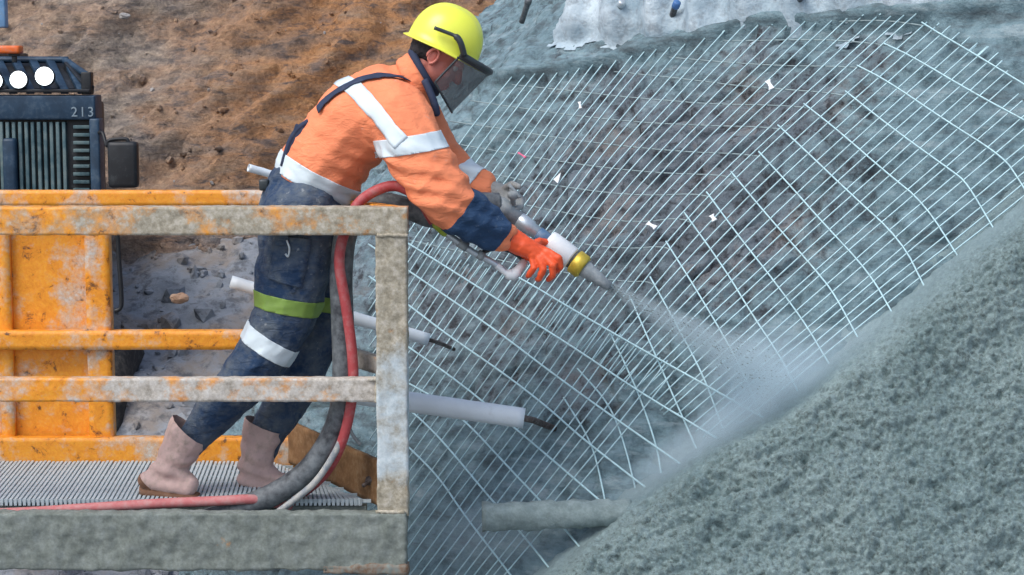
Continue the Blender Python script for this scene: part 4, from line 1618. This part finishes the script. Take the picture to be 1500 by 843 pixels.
mk('scarf_tail', *tube(catmull([B_(622, 118, 7.19), B_(632, 140, 7.17), B_(638, 158, 7.17), B_(640, 170, 7.18)], 5), [0.014] * 15 + [0.008], 8), MAT['strap'], man)

# helmet
hc = B_(649, 70)
hf, hn = pdir(0.914, 0.405), pdir(0.405, -0.914)
V, Fc = [], []
na, npf = 48, 16
prof = []
for j in range(npf):
    t = j / (npf - 1)
    if t < 0.8:
        a = t / 0.8 * math.pi / 2
        prof.append((math.sin(a) ** 0.85, math.cos(a) ** 0.9))
    else:
        e = (t - 0.8) / 0.2
        prof.append((1 + 0.13 * e, -0.06 * e))
for j, (r_, zz) in enumerate(prof):
    for i in range(na):
        a = 2 * math.pi * i / na
        ca, sa = math.cos(a), math.sin(a)
        peak = 1.0
        if r_ > 1 and ca > 0:
            peak = 1 + (r_ - 1) * 0.9 * ca ** 2
        ridge = (0.006 * math.exp(-(sa * r_ * 7) ** 2) + 0.003 * math.exp(-((abs(sa * r_) - 0.42) * 12) ** 2)) * (1 if zz > 0.22 else 0)
        tilt = 0.0
        V.append(hc + hf * (0.140 * r_ * ca * peak + 0.0) + lt * (0.113 * r_ * sa) + hn * (0.160 * zz + ridge - 0.012 * (r_ > 1) * max(0, ca)))
for j in range(npf - 1):
    for i in range(na):
        i2 = (i + 1) % na
        Fc.append((j * na + i, j * na + i2, (j + 1) * na + i2, (j + 1) * na + i))
helmet = mk('helmet', V, Fc, MAT['helmet'], man)
so = helmet.modifiers.new('shell', 'SOLIDIFY')
so.thickness = 0.004
for d_, e_ in ((7.165, 7.18), (7.435, 7.42)):
    mk('visor_bracket', *tube(catmull([B_(636, 41, d_), B_(652, 47, d_), B_(668, 54, d_), B_(675, 64, d_), B_(680, 82, e_)], 5), [0.007] * 10 + [0.012] * 11, 8), MAT['black_plastic'], helmet)


def visor_pt(fr, ph):
    top_s, top_f = Vector((672, 84)), Vector((716, 110))
    bot_s, bot_f = Vector((637, 121)), Vector((662, 165))
    c = math.cos(ph)
    t = top_s.lerp(top_f, c)
    b = bot_s.lerp(bot_f, c)
    q = t.lerp(b, fr)
    return P(q.x, q.y, DW + 0.112 * math.sin(ph))


V, Fc = [], []
nu, nv = 28, 12
for i in range(nu + 1):
    for j in range(nv + 1):
        V.append(visor_pt(j / nv, -math.pi / 2 + math.pi * i / nu))
for i in range(nu):
    for j in range(nv):
        a = i * (nv + 1) + j
        Fc.append((a, a + nv + 1, a + nv + 2, a + 1))
visor = mk('visor', V, Fc, MAT['visor'], man)
rim = []
rim += [visor_pt(0, -math.pi / 2 + math.pi * i / 24) for i in range(25)]
rim += [visor_pt(j / 8, math.pi / 2) for j in range(1, 9)]
rim += [visor_pt(1, math.pi / 2 - math.pi * i / 24) for i in range(1, 25)]
rim += [visor_pt(1 - j / 8, -math.pi / 2) for j in range(1, 9)]
mk('visor_rim', *tube(rim, 0.0045, 7), MAT['black_plastic'], visor)
mk('visor_brow', *tube([visor_pt(0.0, -math.pi / 2 + math.pi * i / 24) + hn * 0.012 for i in range(25)], 0.013, 8), MAT['black_plastic'], visor)

# boots
def boot(top, ank, heel, toe, depth, rt, cut):
    d = depth
    up_ = B_(*top, d) + pdir(*cut) * 0.06
    parts = chain([(up_, rt * 1.04), (B_(*top, d), rt), (B_(*ank, d), .064)]) + [capsule(B_(*ank, d), .060, B_(*heel, d), .046), capsule(B_(*heel, d), .046, B_(*toe, d - 0.03), .042),
             capsule(B_(*ank, d), .056, B_(*toe, d - 0.03), .038)]
    me = fuse(parts, 0.007, 4)
    displace(me, lambda v: fbm(v * 12, 3, 4) * 0.007 + 0.004 * np.sin(v[:, 2] * 95 + v[:, 0] * 30 + 3 * pnoise(v * 9, 2)) * np.clip((0.22 - v[:, 2]) / 0.1, 0, 1))
    # open top, cut on the slant
    bm = bmesh.new()
    bm.from_mesh(me)
    c = B_(*top, d)
    bmesh.ops.bisect_plane(bm, geom=bm.verts[:] + bm.edges[:] + bm.faces[:], plane_co=c, plane_no=pdir(*cut), clear_outer=True)
    bm.to_mesh(me)
    bm.free()
    return me


def sole(heel, toe, d, dirt=None):
    h_, t_ = B_(*heel, d), B_(*toe, d - 0.03)
    ax = (t_ - h_).normalized()
    sd = Vector((0, 0, 1)).cross(ax).normalized()
    up = ax.cross(sd)
    L = (t_ - h_).length + 0.09
    o = []
    n = 28
    for k in range(n):
        a = 2 * math.pi * k / n
        w = 0.047 + 0.006 * math.cos(a) - 0.010 * (math.cos(a * 2) < -0.5)
        o.append((math.cos(a) * L / 2, math.copysign(abs(math.sin(a)) ** 0.7, math.sin(a)) * w))
    c = (h_ + t_) / 2
    V = [c + ax * x + sd * y - up * z for z in (0.022, 0.052) for x, y in o]
    f = [tuple(range(n)), tuple(range(n, 2 * n))[::-1]] + [(n + i, n + (i + 1) % n, (i + 1) % n, i) for i in range(n)]
    return V, f


bNm = boot((278, 630), (248, 688), (222, 704), (276, 712), 7.19, .086, (0.66, -0.75))
bN = from_mesh('boot', bNm.copy(), MAT['boot'], man)
from_mesh('heel_cap', band(bNm, B_(213, 717, 7.19), pdir(-0.75, 0.66), 0.050, lambda v: True, 0.003), MAT['sole'], bN)
mk('sole', *sole((222, 706), (276, 714), 7.19), MAT['sole'], bN)
bF = from_mesh('boot', boot((387, 622), (372, 685), (364, 702), (412, 708), 7.36, .082, (0.40, -0.92)), MAT['boot'], man)
mk('sole', *sole((364, 702), (412, 708), 7.36), MAT['sole'], bF)

# near glove: palm, four fingers over the nozzle and a thumb behind it
def finger(pts, r0, r1):
    n = len(pts) - 1
    return chain([(p, r0 + (r1 - r0) * i / n) for i, p in enumerate(pts)])


g = chain([(B_(742, 347, 7.085), .047), (B_(764, 360, 7.09), .041)]) + [capsule(B_(764, 360, 7.085), .040, B_(794, 374, 7.09), .034), capsule(B_(764, 362, 7.13), .036, B_(792, 378, 7.13), .032),
     capsule(B_(780, 372, 7.075), .026, B_(802, 372, 7.085), .022)]
g += finger([B_(800, 368, 7.075), B_(818, 378, 7.06), B_(821, 392, 7.075), B_(815, 398, 7.11)], .0150, .0115)
g += finger([B_(796, 374, 7.065), B_(810, 389, 7.05), B_(810, 404, 7.065), B_(804, 409, 7.10)], .0155, .0115)
g += finger([B_(788, 377, 7.065), B_(796, 394, 7.05), B_(790, 408, 7.065), B_(787, 410, 7.10)], .0150, .0110)
g += finger([B_(779, 377, 7.07), B_(782, 393, 7.055), B_(775, 403, 7.07), B_(773, 405, 7.10)], .0135, .0105)
g += finger([B_(776, 362, 7.12), B_(790, 354, 7.17), B_(805, 356, 7.20), B_(814, 362, 7.215)], .0165, .012)
gme = fuse(g, 0.0042, 3)
displace(gme, lambda v: fbm(v * 28, 3, 3) * 0.0025)
gl = from_mesh('glove', gme, MAT['glove'], man)
mk('wrist_cuff', *tube([B_(736, 341, 7.085), B_(745, 348, 7.085), B_(749, 350, 7.085)], [.045, .049, .046], 18), m_plain('brown_wrist_band', (0.22, 0.075, 0.05), 0.7), gl)
# far glove on the nozzle body
g = chain([(B_(712, 278, 7.42), .042), (B_(735, 284, 7.39), .038)]) + [capsule(B_(735, 284, 7.385), .036, B_(752, 290, 7.35), .030)]
g += finger([B_(752, 284, 7.36), B_(764, 292, 7.31), B_(763, 303, 7.27), B_(756, 307, 7.25)], .0145, .011)
g += finger([B_(748, 286, 7.35), B_(756, 298, 7.29), B_(753, 309, 7.26), B_(747, 312, 7.24)], .0150, .011)
g += finger([B_(741, 288, 7.35), B_(746, 302, 7.29), B_(742, 312, 7.26), B_(737, 314, 7.24)], .0145, .011)
g += finger([B_(733, 289, 7.35), B_(736, 302, 7.30), B_(732, 310, 7.27), B_(728, 312, 7.25)], .013, .0105)
g += finger([B_(738, 278, 7.37), B_(750, 270, 7.32), B_(760, 274, 7.27)], .016, .012)
from_mesh('glove', fuse(g, 0.0042, 3), MAT['grey_glove'], man)
# pouch and hook at the hip
mk('hip_pouch', *rough_box(tuple(B_(402, 360, 7.02)), tuple(B_(424, 335, 7.06)), 0.01, 0.003, 30, 3), MAT['navy'], man)
mk('hip_hook', *tube(catmull([B_(420, 352, 7.015), B_(424, 364, 7.01), B_(422, 376, 7.012), B_(418, 372, 7.012)], 5), 0.004, 6), MAT['silver'], man)
mk('back_belt_clip', *merge(beam(B_(441, 184, 7.2), B_(418, 245, 7.2), 0.04, 0.018, (0, 1, 0)), tube(catmull([B_(452, 178, 7.2), B_(436, 190, 7.2), B_(424, 210, 7.2), B_(414, 244, 7.2)], 5), 0.011, 7)), MAT['strap'], man)
mk('radio', *box(tuple(B_(379, 280, 7.24)), tuple(B_(396, 262, 7.30)), 0.008), MAT['black_plastic'], man)

# ------------------------------------------------------------------ nozzle and hoses
no = thing('spray_nozzle', B_(800, 360, 7.2), 'steel spray nozzle with white sleeve and yellow ring held in the gloved hands', 'nozzle')
n0, n1 = B_(728, 298, 7.27), B_(892, 420, 7.17)


def nz(t):
    return n0.lerp(n1, t)


def nfrac(px):
    return (px - 728) / (892 - 728)


mk('rear_body', *tube([nz(0.0), nz(.02), nz(.10), nz(.11), nz(.20)], [.030, .036, .036, .030, .030], 20), MAT['cement_steel'], no)
mk('barrel', *tube([nz(.19), nz(.20), nz(nfrac(778)), nz(nfrac(779)), nz(nfrac(808))], [.024, .031, .031, .026, .026], 20), MAT['silver'], no)
mk('blue_band', *tube([nz(nfrac(788)), nz(nfrac(789)), nz(nfrac(806))], [.026, .0285, .0285], 20), m_plain('blue_nozzle_band', (0.08, 0.16, 0.28), 0.5), no)
mk('white_sleeve', *tube([nz(nfrac(802)), nz(nfrac(803)), nz(nfrac(808)), nz(nfrac(836)), nz(nfrac(838))], [.030, .043, .046, .046, .040], 24), MAT['white_plastic'], no)
mk('dark_gasket', *tube([nz(nfrac(836)), nz(nfrac(842))], [.036, .036], 20), MAT['black_rubber'], no)
mk('yellow_ring', *tube([nz(nfrac(841)), nz(nfrac(842)), nz(nfrac(854)), nz(nfrac(856))], [.040, .047, .047, .040], 24), MAT['brass'], no)
mk('tip', *tube([nz(nfrac(854)), nz(nfrac(860)), nz(nfrac(880)), nz(nfrac(893))], [.034, .032, .022, .018], 20), MAT['cement_steel'], no)
mk('valve', *merge(ico(B_(752, 286, 7.22), (.024, .02, .02), 2), beam(B_(745, 270, 7.22), B_(762, 290, 7.21), .014, .012), tube([B_(752, 300, 7.25), B_(750, 276, 7.22)], .010, 8)), MAT['cement_steel'], no)
# air feed under the forearm
af = thing('air_feed_pipe', B_(700, 370, 7.1), 'thin silver air pipe with a green fitting and white elbow below the sleeve', 'pipe')
mk('green_fitting', *tube([B_(636, 326, 7.08), B_(639, 329, 7.08), B_(652, 341, 7.08), B_(655, 344, 7.08)], [.012, .017, .017, .012], 12), m_plain('lime_fitting', (0.33, 0.42, 0.04), 0.5), af)
mk('silver_pipe', *tube(catmull([B_(652, 341, 7.08), B_(690, 368, 7.09), B_(722, 385, 7.1), B_(740, 398, 7.1)], 6), .0125, 12), MAT['silver'], af)
mk('coupling', *merge(tube([B_(672, 355, 7.085), B_(684, 363, 7.09)], .018, 12), tube([B_(700, 372, 7.09), B_(708, 377, 7.095)], .017, 12)), MAT['cement_steel'], af)
mk('white_elbow', *tube(catmull([B_(728, 389, 7.1), B_(742, 400, 7.1), B_(752, 403, 7.1), B_(760, 394, 7.11), B_(768, 384, 7.14)], 5), [.013] * 6 + [.020] * 8 + [.016] * 7, 12), MAT['white_plastic'], af)
mk('lever', *tube(catmull([B_(700, 372, 7.12), B_(730, 364, 7.14), B_(755, 372, 7.15), B_(772, 388, 7.15)], 5), .008, 8), MAT['black_plastic'], af)


def hose(name, lab, pts, r, mat, n=10, sides=14, wob=0.0):
    path = catmull([P(*p) for p in pts], n)
    v, f = tube(path, r, sides)
    o = mk(name, v, f, MAT[mat])
    return tag(o, lab, 'hose', 'hoses on the basket')


hose('concrete_hose', 'thick black concrete hose hanging beside the legs and curving over the basket floor',
     [(730, 299, 7.27), (690, 300, 7.24), (640, 318, 7.20), (595, 305, 7.20), (545, 300, 7.20), (510, 335, 7.13), (500, 400, 7.08), (502, 480, 7.07), (503, 560, 7.07), (492, 625, 7.07), (455, 685, 7.06), (405, 722, 7.06), (350, 745, 7.06), (270, 768, 7.06), (120, 770, 7.06), (-200, 770, 7.06)],
     0.043, 'black_rubber')
hose('air_hose', 'faded red air hose looping from under the arm and down past the trousers',
     [(636, 326, 7.08), (612, 290, 7.10), (580, 273, 7.11), (548, 281, 7.11), (522, 302, 7.09), (505, 340, 7.04), (497, 385, 7.02), (507, 450, 7.02), (516, 520, 7.02), (516, 580, 7.02), (500, 650, 7.02), (470, 700, 7.10), (420, 735, 7.2), (380, 738, 7.25)],
     0.0195, 'red_rubber')
hose('water_hose', 'dusty pink hose lying along the front edge of the basket floor',
     [(-300, 760, 7.02), (0, 752, 7.02), (120, 745, 7.02), (230, 738, 7.02), (320, 734, 7.02), (370, 732, 7.03), (410, 738, 7.10), (440, 745, 7.16)], 0.0185, 'pink_rubber')
hose('grey_hose', 'thin pale grey hose curving beside the thick black hose',
     [(520, 548, 7.04), (512, 590, 7.03), (505, 630, 7.02), (488, 668, 7.01), (462, 706, 7.01), (432, 732, 7.01), (405, 752, 7.01)], 0.0125, 'pale_rubber')
hose('black_cord', 'short black cord end sticking out beside the hose bundle',
     [(500, 598, 7.04), (508, 615, 7.02), (516, 636, 7.01), (528, 652, 7.01)], 0.006, 'black_rubber', 8, 8)

# loose stones
def stone(c, r, mat, seed, lab):
    v, f = ico((0, 0, 0), 1, 3)
    a = np.array([tuple(q) for q in v])
    a = a * (1 + 0.35 * fbm(a * 1.1 + seed, 3, seed)[:, None]) * np.array([1.25, 0.9, 0.75]) * r
    tag(mk('stone', a + np.array(c), f, MAT[mat], None, False), lab, 'stone', 'loose stones')


stone(P(262, 437, 12.1), 0.045, 'stone', 1, 'small tan stone on grey ground between the orange plate and the legs')
stone(P(182, 24, 14.6), 0.032, 'pale_stone', 2, 'small white stone on the brown slope above the mirror')
stone(P(718, 32, 14.6), 0.035, 'pale_stone', 3, 'small pale stone on the brown slope right of the helmet')

# ------------------------------------------------------------------ spray jet and mist
def radial(t, sock, dens):
    """soft-edged density inside the unit ball of the object's own space, broken by noise"""
    n = t.nodes
    tc = n.new('ShaderNodeTexCoord')
    ln = n.new('ShaderNodeVectorMath')
    ln.operation = 'LENGTH'
    t.links.new(tc.outputs['Object'], ln.inputs[0])
    mr = n.new('ShaderNodeMapRange')
    mr.interpolation_type = 'SMOOTHSTEP'
    mr.inputs['From Min'].default_value = 1.0
    mr.inputs['From Max'].default_value = 0.1
    t.links.new(ln.outputs['Value'], mr.inputs['Value'])
    ge = n.new('ShaderNodeNewGeometry')
    nz_ = n.new('ShaderNodeTexNoise')
    nz_.inputs['Scale'].default_value = 9
    nz_.inputs['Detail'].default_value = 3
    t.links.new(ge.outputs['Position'], nz_.inputs['Vector'])
    m2 = n.new('ShaderNodeMapRange')
    m2.inputs['From Min'].default_value = 0.35
    m2.inputs['From Max'].default_value = 0.65
    m2.inputs['To Min'].default_value = 0.75
    m2.inputs['To Max'].default_value = 1.2
    t.links.new(nz_.outputs['Fac'], m2.inputs['Value'])
    a = n.new('ShaderNodeMath')
    a.operation = 'MULTIPLY'
    t.links.new(mr.outputs[0], a.inputs[0])
    t.links.new(m2.outputs[0], a.inputs[1])
    b = n.new('ShaderNodeMath')
    b.operation = 'MULTIPLY'
    b.inputs[1].default_value = dens
    t.links.new(a.outputs[0], b.inputs[0])
    t.links.new(b.outputs[0], sock)


def puff(name, lab, p0, p1, rad, dens, flat=1.0, nrm=None):
    """ellipsoid of drifting droplets from p0 to p1"""
    v, f = ico((0, 0, 0), 1, 3)
    me = bpy.data.meshes.new(name)
    me.from_pydata([tuple(q) for q in v], [], f)
    me.materials.append(m_volume(name, dens, (0.84, 0.95, 1.0), radial))
    o = bpy.data.objects.new(name, me)
    COL.objects.link(o)
    t = (p1 - p0)
    L = t.length
    t.normalize()
    z_ = (nrm or Vector((0, 0, 1)))
    s = t.cross(z_).normalized()
    u = s.cross(t)
    M = Matrix.Identity(4)
    for k in range(3):
        M[k][0], M[k][1], M[k][2] = t[k] * L / 2, s[k] * rad, u[k] * rad * flat
        M[k][3] = ((p0 + p1) / 2)[k]
    o.matrix_world = M
    tag(o, lab, 'spray', None, 'stuff')
    return o


def jet_density(t, sock, dens):
    """dense at the nozzle and thinning as the cone widens; object X runs along the jet 0..1"""
    n = t.nodes
    tc = n.new('ShaderNodeTexCoord')
    sp = n.new('ShaderNodeSeparateXYZ')
    t.links.new(tc.outputs['Object'], sp.inputs[0])
    nz_ = n.new('ShaderNodeTexNoise')
    nz_.inputs['Scale'].default_value = 5
    nz_.inputs['Detail'].default_value = 3
    mp = n.new('ShaderNodeMapping')
    mp.inputs['Scale'].default_value = (1.2, 30, 30)
    t.links.new(tc.outputs['Object'], mp.inputs['Vector'])
    t.links.new(mp.outputs[0], nz_.inputs['Vector'])
    m1 = n.new('ShaderNodeMapRange')
    m1.inputs['From Min'].default_value = 0.0
    m1.inputs['From Max'].default_value = 1.0
    m1.inputs['To Min'].default_value = 1.0
    m1.inputs['To Max'].default_value = 0.16
    t.links.new(sp.outputs['X'], m1.inputs['Value'])
    # radial falloff relative to the cone's own radius at X
    yz = n.new('ShaderNodeCombineXYZ')
    t.links.new(sp.outputs['Y'], yz.inputs['Y'])
    t.links.new(sp.outputs['Z'], yz.inputs['Z'])
    ln = n.new('ShaderNodeVectorMath')
    ln.operation = 'LENGTH'
    t.links.new(yz.outputs[0], ln.inputs[0])
    rx = n.new('ShaderNodeMapRange')
    rx.inputs['To Min'].default_value = JET_R0
    rx.inputs['To Max'].default_value = JET_R1
    t.links.new(sp.outputs['X'], rx.inputs['Value'])
    dv_ = n.new('ShaderNodeMath')
    dv_.operation = 'DIVIDE'
    t.links.new(ln.outputs['Value'], dv_.inputs[0])
    t.links.new(rx.outputs[0], dv_.inputs[1])
    fo = n.new('ShaderNodeMapRange')
    fo.interpolation_type = 'SMOOTHSTEP'
    fo.inputs['From Min'].default_value = 1.0
    fo.inputs['From Max'].default_value = 0.1
    t.links.new(dv_.outputs[0], fo.inputs['Value'])
    a = n.new('ShaderNodeMath')
    a.operation = 'MULTIPLY'
    t.links.new(m1.outputs[0], a.inputs[0])
    t.links.new(fo.outputs[0], a.inputs[1])
    b = n.new('ShaderNodeMath')
    b.operation = 'MULTIPLY'
    b.inputs[1].default_value = dens
    t.links.new(a.outputs[0], b.inputs[0])
    c = n.new('ShaderNodeMath')
    c.operation = 'MULTIPLY'
    m2 = n.new('ShaderNodeMapRange')
    m2.inputs['From Min'].default_value = 0.35
    m2.inputs['From Max'].default_value = 0.65
    m2.inputs['To Min'].default_value = 0.5
    m2.inputs['To Max'].default_value = 1.5
    t.links.new(nz_.outputs['Fac'], m2.inputs['Value'])
    t.links.new(b.outputs[0], c.inputs[0])
    t.links.new(m2.outputs[0], c.inputs[1])
    t.links.new(c.outputs[0], sock)


JET_R0, JET_R1 = 0.020, 0.15
j0, j1 = nz(nfrac(888)), hit(1140, 560, 0.10)
path = [Vector((k / 10, 0, 0)) for k in range(11)]
v, f = tube(path, [JET_R0 + (JET_R1 - JET_R0) * k / 10 for k in range(11)], 20)
me = bpy.data.meshes.new('concrete_spray')
me.from_pydata([tuple(q) for q in v], [], f)
me.materials.append(m_volume('spray_jet', 27.0, (0.74, 0.84, 0.87), jet_density))
jet = bpy.data.objects.new('concrete_spray', me)
COL.objects.link(jet)
t = j1 - j0
L = t.length
t.normalize()
s = t.cross(Vector((0, 0, 1))).normalized()
u = s.cross(t)
M = Matrix.Identity(4)
for k in range(3):
    M[k][0], M[k][1], M[k][2], M[k][3] = t[k] * L, s[k], u[k], j0[k]
jet.matrix_world = M
tag(jet, 'grey jet of wet concrete shooting from the nozzle tip to the wall', 'spray', None, 'stuff')
puff('mist', 'pale mist rising along the edge of the fresh concrete', hit(850, 765, 0.09), hit(1330, 440, 0.11), 0.13, 11.0, 0.9, N)
puff('mist', 'thin cloud of mist where the jet strikes the wall', hit(990, 610, 0.12), hit(1230, 480, 0.12), 0.26, 4.5, 0.8, N)
puff('mist', 'faint dust cloud low between the basket and the stubby pipe', hit(590, 790, 0.16), hit(860, 770, 0.16), 0.2, 1.6, 0.7, N)
# flying droplets
dr = random.Random(9)
V, Fc = [], []
for k in range(900):
    tt = dr.random() ** 1.4
    c = j0.lerp(j1, tt)
    rr = (0.012 + 0.11 * tt) * math.sqrt(dr.random())
    a = dr.random() * 6.283
    c = c + s * rr * math.cos(a) + u * rr * math.sin(a)
    z_ = 0.0008 + 0.0012 * dr.random()
    b = len(V)
    V += [c + t * z_ * 3, c - t * z_ * 3, c + s * z_, c - s * z_, c + u * z_, c - u * z_]
    Fc += [(b, b + 2, b + 4), (b, b + 4, b + 3), (b, b + 3, b + 5), (b, b + 5, b + 2), (b + 1, b + 4, b + 2), (b + 1, b + 3, b + 4), (b + 1, b + 5, b + 3), (b + 1, b + 2, b + 5)]
tag(mk('droplets', V, Fc, m_plain('wet_grit', (0.20, 0.23, 0.215), 0.7), None, False), 'grey droplets flying in the concrete jet', 'droplets', None, 'stuff')
